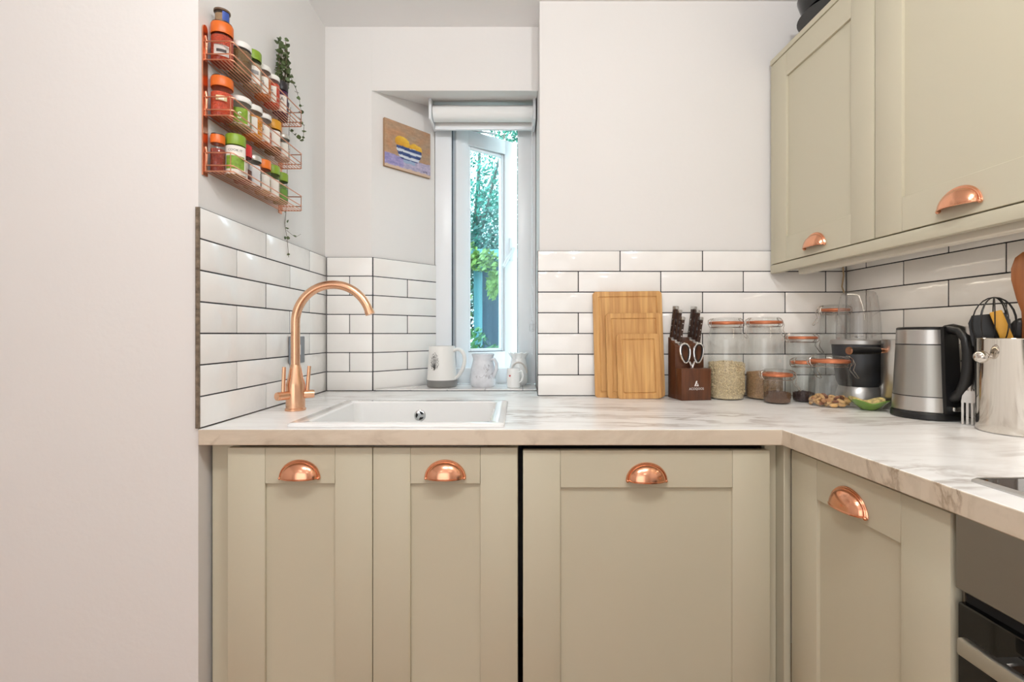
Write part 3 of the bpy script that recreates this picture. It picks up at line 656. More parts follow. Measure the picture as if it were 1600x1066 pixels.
for cx, side in ((-0.036, 'towards the chopping boards'), (0.033, 'towards the tall jars')):
    for k, (ky, kz, kl) in enumerate(((0.058, 0.190, 0.098), (0.071, 0.197, 0.116), (0.086, 0.205, 0.122))):
        which = ['front', 'middle', 'rear'][k]
        mx = Matrix.Translation((KX, KY, WT)) @ Matrix.Rotation(KR, 4, 'Z') @ Matrix.Translation((cx + (0.002, -0.004, -0.010)[k], ky, kz)) @ Matrix.Rotation(0.10, 4, 'Y') @ Matrix.Rotation(0.06, 4, 'X')
        t = thing('kitchen_knife', '%s dark-handled knife in the block column %s' % (which, side), 'knife', mx.translation, 0, 'knives in the block')
        t.rotation_euler = mx.to_euler()
        hx = 0.0065
        b = MB(); sec = [(0.011, 0.006), (0.0125, 0.012), (0.0125, 0.05), (0.0135, 0.085), (0.0125, 1.0)]
        loops = []
        for hh, z in ((0.0095, 0.010), (0.0115, 0.022), (0.0105, 0.05), (0.0115, kl * .75), (0.0125, kl - 0.012)):
            loops.append([(hx * sx, hh * sy, z) for sx, sy in ((-.7, -1), (.7, -1), (1, -.7), (1, .7), (.7, 1), (-.7, 1), (-1, .7), (-1, -.7))])
        b.loft(loops).out('handle', M_HANDLE, t)
        MB().box(-0.006, 0.006, -0.0095, 0.0095, -0.004, 0.0102, 0.0015).out('bolster', M_STEEL, t)
        MB().box(-0.0066, 0.0066, -0.0127, 0.0127, kl - 0.0122, kl, 0.002).out('end_cap', M_STEEL, t)
        rv_ = MB()
        for rz in (0.03, 0.052, 0.074): rv_.cyl((0, -0.0121, rz), (0, 0.0121, rz), 0.0022, n=8).cyl((-0.0069, 0, rz), (0.0069, 0, rz), 0.0026, n=8)
        rv_.out('rivets', M_CHROME, t)
sc_ = thing('kitchen_scissors', 'steel scissors with black-lined loops hanging in the knife block', 'scissors', (KX, KY, WT), KR)
for s in (-1, 1):
    b = MB(); lp = []
    for i in range(28):
        a = 2 * PI * i / 28; x = 0.0175 * math.cos(a); z = 0.034 * math.sin(a); x *= 1 + 0.25 * math.sin(a)
        lp.append((s * (0.0205 + 0.004) + x * math.cos(0.12 * s) + z * math.sin(0.12 * s) * .6, 0.030, 0.160 + z))
    b.tube(lp, 0.0036, 8, closed=True)
    b.tube([(s * 0.010, 0.030, 0.132), (s * 0.003, 0.030, 0.118), (s * 0.001, 0.030, 0.1085)], [0.004, 0.005, 0.0035], 8)
    o = b.out('handle_loop', M_CHROME, sc_)
    cx = sum(p[0] for p in lp) / 28
    MB().tube([(cx + (p[0] - cx) * 0.80, 0.030, 0.160 + (p[2] - 0.160) * 0.88) for p in lp], 0.0032, 8, closed=True).out('grip', M_BLACK, o)

# ------------------------------------------------------------------ clip-top jars
M_GASKET = mat('copper_band', (204, 124, 86), 0.32, 0.5)
M_WIREC = mat('steel_wire', (190, 184, 176), 0.25, 1.0)
def clip_jar(label, x, y, r, h, rn, clip_az, base_taper=0.94, squat=False):
    t = thing('clip_top_jar', label, 'jar', (x, y, WT), 0, 'clip-top glass jars')
    hn = h - 0.024; sh = min(0.06, 0.28 * h)
    prof = [(0, 0.004), (r * .75, 0.001), (r * base_taper, 0.003), (r, 0.016)]
    if squat: prof += [(r * 1.0, hn * .55), (r * .97, hn * .72), (rn + .001, hn - .018), (rn, hn - .006), (rn + .002, hn)]
    else: prof += [(r, hn - sh), (r * .97, hn - sh * .75), (rn + 0.002, hn - 0.016), (rn, hn - .008), (rn + .002, hn)]
    MB().lathe(prof, 40).out('glass_body', M_GLASS, t)
    MB().lathe([(rn + .0035, hn + .0005), (rn + .006, hn + .0025), (rn + .006, hn + .0085), (rn + .0035, hn + .0105), (rn - .001, hn + .0105), (rn - .001, hn + .0005), (rn + .0035, hn + .0005)], 40).out('seal_band', M_GASKET, t)
    MB().lathe([(rn + .004, hn + .0108), (rn + .0045, hn + .017), (rn - .003, h - .001), (rn * .6, h), (0, h + .001)], 40).out('glass_lid', M_GLASS, t)
    ca, sa = math.cos(clip_az), math.sin(clip_az)
    def P(rr, tt, z): return (rr * ca - tt * sa, rr * sa + tt * ca, z)
    c = MB(); c.tube([((rn + .0028) * math.cos(2 * PI * i / 36), (rn + .0028) * math.sin(2 * PI * i / 36), hn - .010) for i in range(36)], 0.0011, 5, closed=True)
    R0 = rn + .008
    for s in (-1, 1):
        c.tube([P(R0 - .003, s * .011, hn - .010), P(R0 + .004, s * .011, hn - .004), P(R0 + .004, s * .010, hn + .012), P(R0 - .004, s * .009, hn + .019)], 0.0012, 5)
        c.tube([P(R0 + .004, s * .010, hn + .012), P(R0 + .010, s * .011, hn - .004), P(R0 + .005, s * .011, hn - .022), P(R0 + .022, s * .009, hn - .046)], 0.0013, 5)
    c.tube([P(R0 + .022, -.009, hn - .046), P(R0 + .024, 0, hn - .049), P(R0 + .022, .009, hn - .046)], 0.0013, 5)
    c.tube([P(R0 - .004, -.009, hn + .019), P(R0 - .010, 0, hn + .021), P(R0 - .004, .009, hn + .019)], 0.0012, 5)
    c.out('wire_clip', M_WIREC, t)
    hnge = MB()
    for s in (-1, 1): hnge.tube([P(-R0 + .003, s * .010, hn - .010), P(-R0 - .004, s * .010, hn), P(-R0 - .004, s * .009, hn + .014), P(-R0 + .006, s * .006, hn + .020)], 0.0012, 5)
    hnge.tube([P(-R0 - .004, -.010, hn), P(-R0 - .004, .010, hn)], 0.0014, 5)
    hnge.out('wire_hinge', M_WIREC, t)
    return t
def grains(name, label, x, y, r, h, col, size, count, flat, var=0.25, cat='food'):
    m = mat('grain_' + name, col, 0.75, var=var, vscale=260, bump=0.5, bscale=330)
    b = MB(); rr = random.Random(len(name) * 7)
    tops = [(0, 0.003), (r * .8, 0.002), (r * .97, 0.006), (r, 0.018)]
    b.lathe(tops + [(r, h), (r * .7, h + .004), (r * .35, h + .0065), (0, h + .007)], 36)
    for k in range(count):
        if k % 3 == 0: q = r * math.sqrt(rr.random()) * .97; a = rr.uniform(0, 2 * PI); p = Vector((q * math.cos(a), q * math.sin(a), h + .007 - q / r * .007 + rr.uniform(-.001, .003)))
        else: a = rr.uniform(-PI, 0.3); q = r * 1.0; p = Vector((q * math.cos(a), q * math.sin(a), rr.uniform(.02, h)))
        s = size * rr.uniform(.7, 1.25)
        b.ell(p, (s, s * .8, s * flat), Matrix.Rotation(rr.uniform(0, PI), 4, 'X') @ Matrix.Rotation(rr.uniform(0, PI), 4, 'Y'), 5, 3)
    return tag(b.out(name, m, None, (x, y, WT)), label, cat, None, 'stuff')
# tall pair
J1 = (0.727, 1.664); J2 = (0.861, 1.664)
clip_jar('tall clip-top glass jar of oats beside the knife block', *J1, 0.060, 0.284, 0.050, 0.15)
grains('rolled_oats', 'pale rolled oats in the tall jar by the knife block', *J1, 0.0565, 0.122, (232, 204, 166), 0.0058, 1500, 0.25, 0.4)
clip_jar('tall clip-top glass jar of fine grain, second from the knife block', *J2, 0.060, 0.286, 0.051, 0.12)
grains('bulgur_wheat', 'fine brown grain in the second tall jar', *J2, 0.0565, 0.088, (178, 142, 104), 0.0024, 1200, 0.8, 0.35)
J3 = (0.997, 1.672); clip_jar('medium clip-top jar standing against the tiles behind the squat jars', *J3, 0.0475, 0.232, 0.044, 0.05)
J4 = (1.117, 1.676); clip_jar('tallest clip-top jar, in the corner behind the blender', *J4, 0.046, 0.330, 0.040, PI - 0.1)
J5 = (0.848, 1.556); clip_jar('smallest clip-top jar with dark seeds, in front of the tall jars', *J5, 0.041, 0.112, 0.040, -0.1, squat=True)
grains('dark_seeds', 'brown seeds in the bottom of the smallest jar', *J5, 0.0385, 0.032, (104, 74, 54), 0.0021, 800, 0.8)
J6 = (0.955, 1.590); clip_jar('clip-top jar with dark grain half hidden behind the nut jar', *J6, 0.034, 0.150, 0.032, 0.2)
grains('black_rice', 'dark purplish grain in the half hidden jar', *J6, 0.0315, 0.028, (62, 44, 44), 0.0019, 500, 0.7)
J7 = (0.980, 1.494); clip_jar('squat wide clip-top jar of mixed nuts at the front', *J7, 0.0585, 0.160, 0.050, -0.15, 0.86, squat=True)
rr_ = random.Random(11)
NUTM = [mat('cashew_nut', (214, 170, 112), 0.5, var=0.12, vscale=90), mat('almond_skin', (140, 82, 48), 0.6, var=0.2, vscale=200), mat('hazel_nut', (184, 128, 78), 0.5, var=0.15, vscale=120)]
cs = MB(); pts = [(0.009 * math.cos(a), 0.009 * math.sin(a), 0) for a in [math.radians(d) for d in range(-20, 201, 20)]]
cs.tube(pts, [0.002 + 0.0042 * math.sin(PI * (i + .6) / (len(pts) + .4)) for i in range(len(pts))], 8)
NUTS = [cs.mesh('cashew'), MB().ell((0, 0, 0), (0.0115, 0.0068, 0.0045), n=10, m=6).mesh('almond'), MB().ell((0, 0, 0), (0.008, 0.008, 0.0072), n=10, m=6).mesh('hazelnut')]
NN = ['cashew_nut', 'almond', 'hazelnut']; NL = ['curved pale cashew among the nuts in the squat jar', 'brown-skinned almond among the nuts in the squat jar', 'round tan hazelnut among the nuts in the squat jar']
for k in range(62):
    i = rr_.choice([0, 0, 0, 1, 1, 2]); lay = k // 26
    if lay < 2: a = 2 * PI * (k % 26) / 17 + rr_.uniform(-.1, .1); q = 0.0425 if k % 26 < 17 else 0.024 * rr_.uniform(.3, 1)
    else: a = rr_.uniform(0, 2 * PI); q = 0.04 * math.sqrt(rr_.random())
    if lay >= 1 and q > .04: q += .002
    o = link(NN[i], NUTS[i], NUTM[i], None, (J7[0] + q * math.cos(a), J7[1] + q * math.sin(a), WT + 0.0095 + lay * 0.0095 + rr_.uniform(0, .003)), (rr_.uniform(-.6, .6), rr_.uniform(-.6, .6), rr_.uniform(0, 6.28)))
    tag(o, NL[i], 'nut', 'mixed nuts in the squat jar, %s' % NN[i].replace('_', ' '))

# ------------------------------------------------------------------ green dish
gd = thing('leaf_dish', 'small green glazed dish with a speckled rim in front of the blender', 'dish', (1.047, 1.418, WT), 0.35)
def sq(r, z, p=0.16): return [(r * (1 + p * math.cos(4 * a)) * math.cos(a), r * (1 + p * math.cos(4 * a)) * math.sin(a), z + 0.006 * (r / .05) ** 3 * math.cos(4 * a)) for a in [2 * PI * i / 40 for i in range(40)]]
MB().loft([sq(0.018, 0.0008, 0), sq(0.022, 0.003, .02), sq(0.036, 0.014, .08), sq(0.050, 0.027), sq(0.0495, 0.029), sq(0.034, 0.016, .08), sq(0.012, 0.006, 0)]).out('bowl', mat('green_glaze', (112, 150, 52), 0.2, coat=0.4), gd)
MB().loft([sq(0.0485, 0.0292), sq(0.034, 0.0168, .08), sq(0.012, 0.0066, 0)], False, True).out('painted_inside', mat('speckled_glaze', (206, 186, 126), 0.25, var=0.45, vscale=110), gd, recalc=False)

# ------------------------------------------------------------------ blender
bx = thing('blender', 'dark grey bullet blender with an upturned clear cup, in the corner', 'blender', (1.112, 1.552, WT))
MGREY = mat('blender_grey', (74, 76, 80), 0.4, 0.5)
MB().lathe([(0, .001), (0.064, .001), (0.066, 0.006), (0.063, 0.03), (0.056, 0.055), (0.05, 0.062), (0, 0.062)], 40).out('base', mat('satin_silver', (190, 189, 187), 0.35, 0.8), bx)
MB().lathe([(0, 0.058), (0.055, 0.058), (0.062, 0.075), (0.072, 0.16), (0.0745, 0.192), (0, 0.192)], 40).out('motor_body', MGREY, bx)
MB().lathe([(0.0745, 0.192), (0.0785, 0.194), (0.0785, 0.206), (0.074, 0.209), (0, 0.209)], 40).out('collar', mat('satin_silver', (190, 189, 187), 0.35, 0.8), bx)
MB().lathe([(0.0615, 0.209), (0.0605, 0.24), (0.057, 0.30), (0.050, 0.350), (0.046, 0.361), (0.040, 0.365), (0, 0.364)], 40).out('cup', M_CLEAR, bx)
rb = MB()
for k in range(6):
    a = k * PI / 3 + 0.3
    rb.tube([(0.0605 * math.cos(a), 0.0605 * math.sin(a), 0.212), (0.0598 * math.cos(a), 0.0598 * math.sin(a), 0.25), (0.0565 * math.cos(a), 0.0565 * math.sin(a), 0.30), (0.0495 * math.cos(a), 0.0495 * math.sin(a), 0.35)], 0.0018, 6)
rb.out('cup_ribs', M_CLEAR, bx)
bb = MB()
for k in range(4): a = k * PI / 2 + .4; bb.box(0, 0.018, -.004, .004, 0, 0.0015, mx=Matrix.Translation((0, 0, 0.213)) @ Matrix.Rotation(a, 4, 'Z') @ Matrix.Rotation(-.4, 4, 'Y'))
bb.out('blades', M_CHROME, bx)

# ------------------------------------------------------------------ coffee pot behind the kettle
cz = thing('milk_pot', 'slim steel pot with a black copper-ended handle, behind the kettle', 'pot', (1.146, 1.432, WT), 0)
MB().lathe([(0, .001), (0.040, .001), (0.042, .004), (0.0415, 0.205), (0.043, 0.21), (0.041, 0.21), (0.040, 0.02), (0, 0.015)], 32).out('body', M_STEEL, cz)
hdv = Vector((-0.994, -0.11, 0)).normalized(); hp0 = hdv * 0.042 + Vector((0, 0, 0.177))
MB().cyl(hp0 - hdv * .002, hp0 + hdv * 0.022, 0.0065, 0.0085, 14).out('ferrule', M_COPPER, cz)
hg = MB().cyl(hp0 + hdv * 0.022, hp0 + hdv * 0.118, 0.0105, 0.0115, 16).out('handle', M_BLACK, cz)
MB().cyl(hp0 + hdv * 0.118, hp0 + hdv * 0.122, 0.0118, 0.0112, 16).out('end_cap', M_COPPER, hg)

# ------------------------------------------------------------------ kettle
kt = thing('kettle', 'brushed steel electric kettle with a black handle', 'kettle', (1.118, 1.300, WT), math.radians(1.5))
kt.scale = (0.80, 0.80, 1.0)
MB().lathe([(0, .001), (0.097, .001), (0.099, .004), (0.098, .016), (0.094, .020), (0, .020)], 48).out('base', M_BLACK, kt)
MB().lathe([(0.0925, .020), (0.0945, .022), (0.0925, .058), (0.0925, .060)], 48).out('lower_band', M_STEEL, kt)
MB().lathe([(0.0918, .0595), (0.0918, .0635), (0.0915, .0635), (0.0835, .197), (0.0835, .2005)], 48).out('body', mat('satin_steel', (168, 166, 160), 0.36, 0.85, bump=0.02, bscale=150, stretch=(1, 1, .05)), kt)
sm = MB().lathe([(0.0922, .0592), (0.0929, .0605), (0.0922, .0622)], 48).lathe([(0.0838, .1975), (0.0845, .199), (0.0838, .2005)], 48)
sm.out('seam_rings', M_BLACK, kt)
MB().lathe([(0.0835, .2005), (0.0818, .238), (0.080, .2395)], 48).out('upper_band', M_STEEL, kt)
MB().lathe([(0.0815, .2385), (0.0815, .243), (0.076, .246), (0, .247)], 48).out('lid', M_BLACK, kt)
MB().loft([[(sx * 0.026, -0.090 + (0.0 if k else 0), 0.020), (sx * .026, -0.098, 0.020), (-sx * .026, -0.098, 0.020), (-sx * .026, -0.090, 0.020)] if False else [(x * wd_, y0, z) for x, y0 in ((-1, ya), (-1, yb), (1, yb), (1, ya))] for k, sx, wd_, ya, yb, z in ((0, 1, .026, -.078, -.102, .019), (0, 1, .026, -.078, -.1005, .06), (0, 1, .024, -.07, -.0925, .20), (0, 1, .024, -.066, -.090, .246))]).out('handle_spine', M_BLACK, kt)
hk = [(0, -.075, .238), (0, -.098, .240), (0, -.126, .234), (0, -.146, .214), (0, -.152, .18), (0, -.150, .14), (0, -.142, .105), (0, -.126, .078), (0, -.100, .062), (0, -.085, .058)]
MB().tube(hk, [.013, .0135, .014, .0145, .015, .015, .0145, .014, .013, .012], 14, flat=1.35).out('handle', M_BLACK, kt)
MB().box(-.013, .013, -.116, -.098, .028, .040, .003, 2).out('switch', M_CHROME, kt)
MB().prism([(-0.018, 0.070), (0.018, 0.070), (0, 0.112)], 0.200, 0.236).out('spout', M_STEEL, kt)

# ------------------------------------------------------------------ utensil bucket
BXc, BYc, BR, BH = 1.148, 1.093, 0.070, 0.218
ub = thing('steel_bucket', 'mirror-polished steel bucket holding cooking utensils', 'bucket', (BXc, BYc, WT))
MB().lathe([(0, .001), (BR - .003, .001), (BR - .001, .004), (BR, .02), (BR, BH - .003), (BR + .0012, BH - .001), (BR + .0005, BH), (BR - .002, BH), (BR - .003, BH - .004), (BR - .003, .006), (0, .005)], 64).out('body', M_MIRROR, ub)
for a in (math.radians(186), math.radians(6)):
    d = Vector((math.cos(a), math.sin(a), 0)); z = Vector((0, 0, BH - .043))
    k = MB().cyl(d * (BR - .001) + z, d * (BR + .010) + z, 0.006, 0.005, 14)
    if a > 3: k.ell(d * (BR + .0215) + z, (.0145,) * 3, n=20, m=12)
    k.out('knob', M_MIRROR, ub)
def tool(name, label, cat, off, rotz=0): return thing(name, label, cat, (BXc + off[0], BYc + off[1], WT + 0.008), rotz, 'utensils in the steel bucket')
wk = tool('balloon_whisk', 'black wire whisk standing in the steel bucket', 'whisk', (-0.034, 0.018))
MB().cyl((0, 0, 0), (0, 0, 0.185), 0.009, 0.007, 12).out('handle', M_BLACK, wk)
for k in range(5):
    a = PI * k / 5 + 0.2; d = Vector((math.cos(a), math.sin(a), 0)); lp = []
    for i in range(25):
        t = i / 24; ang = -PI + 2 * PI * t; ww = 0.042 * math.sin(PI * t) ** 0.0 * math.sin(2 * PI * t) if False else 0
        s_ = math.sin(PI * (t * 2 - 1)); z_ = 0.185 + 0.060 * (1 + math.cos(PI * (t * 2 - 1)))
        lp.append(d * (0.0385 * s_) + Vector((0, 0, z_)))
    MB().tube(lp, 0.0013, 6).out('wire', M_BLACK, wk)
ss = tool('yellow_spatula', 'yellow flat spatula leaning in the steel bucket', 'spatula', (0.030, -0.036))
b = MB().box(-.005, .005, -.0025, .0025, 0, .20, .001).box(-.011, .011, -.003, .003, .180, .285, .0028, 2)
o = b.out('blade', mat('spatula_yellow', (214, 158, 52), 0.45), ss); o.rotation_euler = (0.04, -0.30, -0.62)
tn = tool('slotted_turner', 'black slotted turner behind the yellow spatula', 'turner', (-0.004, 0.026))
b = MB().cyl((0, 0, 0), (0, 0, .18), .005, n=8)
b.loft([[(x * s, y, z) for x, y in ((-1, -.002), (1, -.002), (1, .002), (-1, .002))] for s, z in ((.012, .175), (.034, .195), (.036, .25), (.028, .268))])
o = b.out('blade', M_BLACK, tn); o.rotation_euler = (0.03, -0.10, -0.7)
ld = tool('black_ladle', 'black serving spoon next to the wooden spoon', 'spoon', (0.012, 0.008))
b = MB().cyl((0, 0, 0), (0, 0, .19), .005, n=8).ell((0, 0, .222), (.024, .009, .035), n=16, m=10)
o = b.out('spoon', M_BLACK, ld); o.rotation_euler = (0, 0.03, -0.7)
sp = tool('wooden_spoon', 'dark wooden spoon rising highest from the steel bucket', 'spoon', (0.002, -0.012))
b = MB(); SP = [(0.006, 0.0055, 0), (0.006, 0.0055, .24), (0.008, .006, .27), (0.0165, .0065, .30), (0.0255, .008, .345), (0.026, .0085, .37), (0.020, .007, .395), (0.008, .004, .407)]
b.loft([[(rx * math.cos(2 * PI * i / 16), ry * math.sin(2 * PI * i / 16) + (0.006 if z > .3 else 0), z) for i in range(16)] for rx, ry, z in SP])
o = b.out('spoon', M_SPOON, sp); o.rotation_euler = (0, 0.02, -0.75)
sf = thing('serving_fork', 'steel serving fork standing tines down between kettle and bucket', 'fork', (1.123, 1.180, WT), -0.75)
b = MB().tube([(0, 0, .246), (0, 0, .23), (0, 0, .15), (0, 0, .085)], [.009, .008, .0055, .005], 12, flat=.7)
b.loft([[(x * s, y, z) for x, y in ((-1, -.0015), (1, -.0015), (1, .0015), (-1, .0015))] for s, z in ((.005, .09), (.014, .072), (.016, .055))])
for k in range(4): b.box(-.0155 + k * .0088, -.0155 + k * .0088 + .0046, -.0014, .0014, .001, .058)
b.out('fork', M_STEEL, sf)

# ------------------------------------------------------------------ spice rack on the left wall
RX0, RX1, RY0, RY1 = XL - TT + 0.001, -0.700, 1.156, 1.530
SHELF = [1.807, 1.671, 1.535]
rk = thing('spice_rack', 'three-tier copper wire spice rack on the recess wall', 'rack', (RX0, RY0, SHELF[2]))
def rp(x, y, z): return (x - RX0, y - RY0, z - SHELF[2])
for y in (RY0 + 0.004, RY1 - 0.004):
    b = MB(); z0, z1 = SHELF[2] - 0.01, SHELF[0] + 0.075
    pts = [(0.009 * math.cos(PI * i / 10), 0.012 * math.sin(PI * i / 10) + z1) for i in range(11)]
    poly = [(-0.009, z0)] + [(p[0], p[1]) for p in pts[::-1]] + [(0.009, z0)]
    a = [b.bm.verts.new(rp(RX0, y + u, z)) for u, z in poly]; c = [b.bm.verts.new(rp(RX0 + .003, y + u, z)) for u, z in poly]
    b.face(a); b.face(c[::-1])
    for i in range(len(a)): j = (i + 1) % len(a); b.face([a[i], c[i], c[j], a[j]])
    for zs in SHELF: b.tube([rp(RX0 + .004, y, zs + .06), rp(RX0 + .007, y, zs + .045), rp(RX0 + .004, y, zs - .002)], .0025, 8)
    b.out('upright', M_WIRE, rk)
for zs in SHELF:
    b = MB()
    for dz in (0.0, 0.014, 0.045):
        b.tube([rp(RX0 + .004, RY0, zs + dz), rp(RX1 - .006, RY0, zs + dz), rp(RX1, RY0 + .006, zs + dz), rp(RX1, RY1 - .006, zs + dz), rp(RX1 - .006, RY1, zs + dz), rp(RX0 + .004, RY1, zs + dz)], .0017, 6)
    b.tube([rp(RX0 + .004, RY0, zs), rp(RX0 + .004, RY1, zs)], .0015, 6)
    for y in (RY0, RY1): b.tube([rp(RX1 - .004, y, zs), rp(RX1 - .004, y, zs + .045)], .0013, 6); b.tube([rp(RX0 + .006, y, zs), rp(RX0 + .006, y, zs + .045)], .0016, 6)
    sh = b.out('shelf_basket', M_WIRE, rk)
    for k in range(6):
        x = RX0 + 0.013 + (RX1 - RX0 - 0.024) * k / 5
        MB().tube([rp(x, RY0, zs), rp(x, RY1, zs)], .0013, 6).out('wire', M_WIRE, sh)
# spice jars
def spice(label, y, zs, r, h, lid, lid_h, fill, fillh, lab=None, text=None, x=None, textcol=(40, 40, 40), top=None, lr=1.0, lab_z=(0.12, 0.72), group=True, band=None, wid=1.0):
    x = (RX0 + RX1) / 2 + 0.001 if x is None else x
    t = thing('spice_jar', label, 'spice jar', (x, y, zs + 0.0018), math.atan2(-x, y) if False else math.radians(28), 'jars in the copper spice rack')
    hb = h - lid_h
    MB().lathe([(0, .001), (r * .9, 0), (r, .004), (r, hb * .86), (r * .86, hb * .97), (r * .84, hb + .003)], 24).out('glass_body', M_GLASS2, t)
    MB().lathe([(0, .002), (r * .86, .002), (r * .95, .005), (r * .95, hb * fillh), (0, hb * fillh + .001)], 20).out('contents', mat('spice_%d_%d_%d' % fill, fill, 0.8, var=0.3, vscale=300, bump=0.4, bscale=300), t)
    lrad = r * 0.98 * lr
    MB().lathe([(lrad * .97, hb - .001), (lrad, hb + .001), (lrad, h - .0025), (lrad * .95, h), (0, h)], 28).out('lid', mat('lid_%d_%d_%d' % lid, lid, 0.4 if sum(lid) < 560 else 0.3, 0.0 if sum(lid) < 560 or sum(lid) > 660 else 0.6), t)
    if top: MB().lathe([(0, h + .0002), (lrad * .9, h + .0002), (lrad * .9, h + .003), (0, h + .003)], 24).out('lid_disc', mat('lid_%d_%d_%d' % top, top, 0.4), t)
    if lab:
        a0, a1 = -PI / 2 - 0.95 * wid, -PI / 2 + 0.95 * wid
        l = MB().lathe([(r + .0004, hb * lab_z[0]), (r + .0004, hb * lab_z[1])], 14, a0=a0, a1=a1).out('label', mat('label_%d_%d_%d' % lab, lab, 0.6), t, recalc=False)
        if band: MB().lathe([(r + .0007, hb * band[1]), (r + .0007, hb * band[2])], 14, a0=a0 + .25, a1=a1 - .25).out('label_band', mat('label_%d_%d_%d' % band[0], band[0], 0.6, var=.2, vscale=150), l, recalc=False)
        if text: link('lettering', bend(text_mesh(text[0], text[1]), r + .0009, hb * text[2]), mat('print_%d_%d_%d' % textcol, textcol, 0.6), l)
    return t
OR = (216, 104, 28); GR = (128, 158, 40); WH = (232, 230, 224); RED = (206, 40, 36); SV = (206, 202, 194); YE = (208, 146, 28); BK = (36, 32, 34); LB = (232, 226, 216)
s0, s1, s2 = SHELF
Y = [1.187, 1.247, 1.304, 1.357, 1.407, 1.457, 1.502]
spice('orange-lidded jar of red spice, nearest on the top shelf', Y[0], s0, 0.0255, 0.100, OR, 0.026, (178, 58, 20), .9, (196, 186, 178), x=-0.744, lab_z=(.18, .55), band=((60, 50, 48), .30, .40), top=(52, 40, 36), wid=.7)
t = thing('little_jar', 'tiny jar with a blue label standing on the orange lid', 'spice jar', (-0.744, Y[0], s0 + 0.1052), 0.5, 'jars in the copper spice rack')
MB().lathe([(0, .0005), (0.016, .0005), (0.017, .003), (0.017, .026), (0.016, .028)], 24).out('glass_body', M_GLASS2, t)
MB().lathe([(0, .002), (0.0155, .002), (0.0155, .022), (0, .023)], 20).out('contents', mat('spice_tan', (150, 118, 84), 0.8, var=.2, vscale=200), t)
MB().lathe([(0.0165, .028), (0.0185, .028), (0.0185, .0325), (0, .0325)], 24).out('lid', mat('lid_brown', (96, 70, 48), .5), t)
MB().lathe([(.0174, .004), (.0174, .026)], 10, a0=-1.5, a1=-0.5).out('label', mat('label_blue', (58, 84, 160), .5), t, recalc=False)
spice('wide jar of dried herbs with a pale lid, top shelf', Y[1], s0, 0.0275, 0.088, WH, 0.014, (112, 88, 52), .9)
spice('green-lidded jar with a white label on the top shelf', Y[2], s0, 0.0235, 0.103, GR, 0.024, (176, 160, 130), .85, LB, band=((150, 150, 150), .45, .58))
spice('white-lidded jar of orange spice, top shelf, letter G on its label', Y[3], s0, 0.022, 0.092, WH, 0.013, (206, 112, 36), .75, LB, ('G', .012, .5), wid=.75)
spice('white-lidded jar of red paprika on the top shelf', Y[4], s0, 0.022, 0.092, WH, 0.013, (214, 62, 24), .85, LB, ('C', .012, .5), wid=.6)
spice('dark purple jar with a black lid and white BA label', Y[5], s0, 0.0225, 0.100, BK, 0.026, (74, 30, 72), .95, LB, ('BA', .016, .58), lab_z=(.06, .75), wid=.9)
spice('orange-lidded jar of chilli flakes, nearest on the middle shelf', Y[0], s1, 0.0255, 0.102, OR, 0.024, (196, 70, 34), .8, (214, 196, 150), top=(40, 34, 34), x=-0.744, lab_z=(.50, .66), wid=.5, band=((240, 230, 210), .52, .62))
spice('white-lidded jar with a green letter S label, middle shelf', Y[1], s1, 0.0275, 0.082, WH, 0.013, (150, 150, 92), .6, (226, 220, 208), ('S', .024, .42), textcol=(235, 235, 225), band=((126, 158, 40), .15, .72))
spice('white-lidded jar of bright yellow turmeric on the middle shelf', Y[2], s1, 0.026, 0.088, WH, 0.014, (228, 150, 30), .8, LB, wid=.55)
spice('white-lidded jar of orange powder beside the turmeric', Y[3], s1, 0.0235, 0.090, WH, 0.013, (190, 92, 30), .55, LB, ('o', .012, .55), wid=.9)
spice('mustard yellow lidded jar on the middle shelf', Y[4] + .006, s1, 0.0235, 0.098, YE, 0.026, (128, 84, 36), .35, LB, lab_z=(.25, .9))
spice('short pale-lidded jar at the far end of the middle shelf', Y[5] + .012, s1, 0.0225, 0.080, SV, 0.012, (190, 176, 160), .6, LB, wid=.8)
spice('small orange-lidded jar tucked by the wall, bottom shelf', 1.181, s2, 0.0165, 0.094, OR, 0.020, (140, 50, 30), .8, x=-0.7512, top=BK)
spice('lime-lidded jar lettered COOK IT on the bottom shelf', 1.212, s2, 0.0235, 0.106, GR, 0.026, (146, 120, 60), .8, LB, ('COOK IT', .0082, .79), x=-0.7250, lab_z=(.04, .94), band=((124, 158, 48), .20, .62), wid=1.25)
spice('red-lidded jar on the bottom shelf', 1.2585, s2, 0.0225, 0.100, RED, 0.030, (110, 52, 34), .5, LB, wid=.6, band=((170, 170, 172), .3, .5))
spice('silver-lidded jar with a grey label, bottom shelf', Y[2], s2, 0.0235, 0.088, SV, 0.013, (120, 104, 80), .7, (214, 212, 212), lab_z=(.05, .8))
spice('bright orange-lidded jar on the bottom shelf', Y[3], s2, 0.022, 0.096, (232, 120, 30), 0.024, (176, 148, 104), .6, LB)
spice('green-lidded jar second from the far end, bottom shelf', Y[4], s2, 0.0225, 0.098, GR, 0.024, (160, 150, 110), .7, LB, lab_z=(.05, .75))
spice('green-lidded jar at the far end of the bottom shelf', Y[5], s2, 0.0225, 0.093, GR, 0.024, (90, 122, 44), .8, (106, 148, 60), lab_z=(.15, .6))

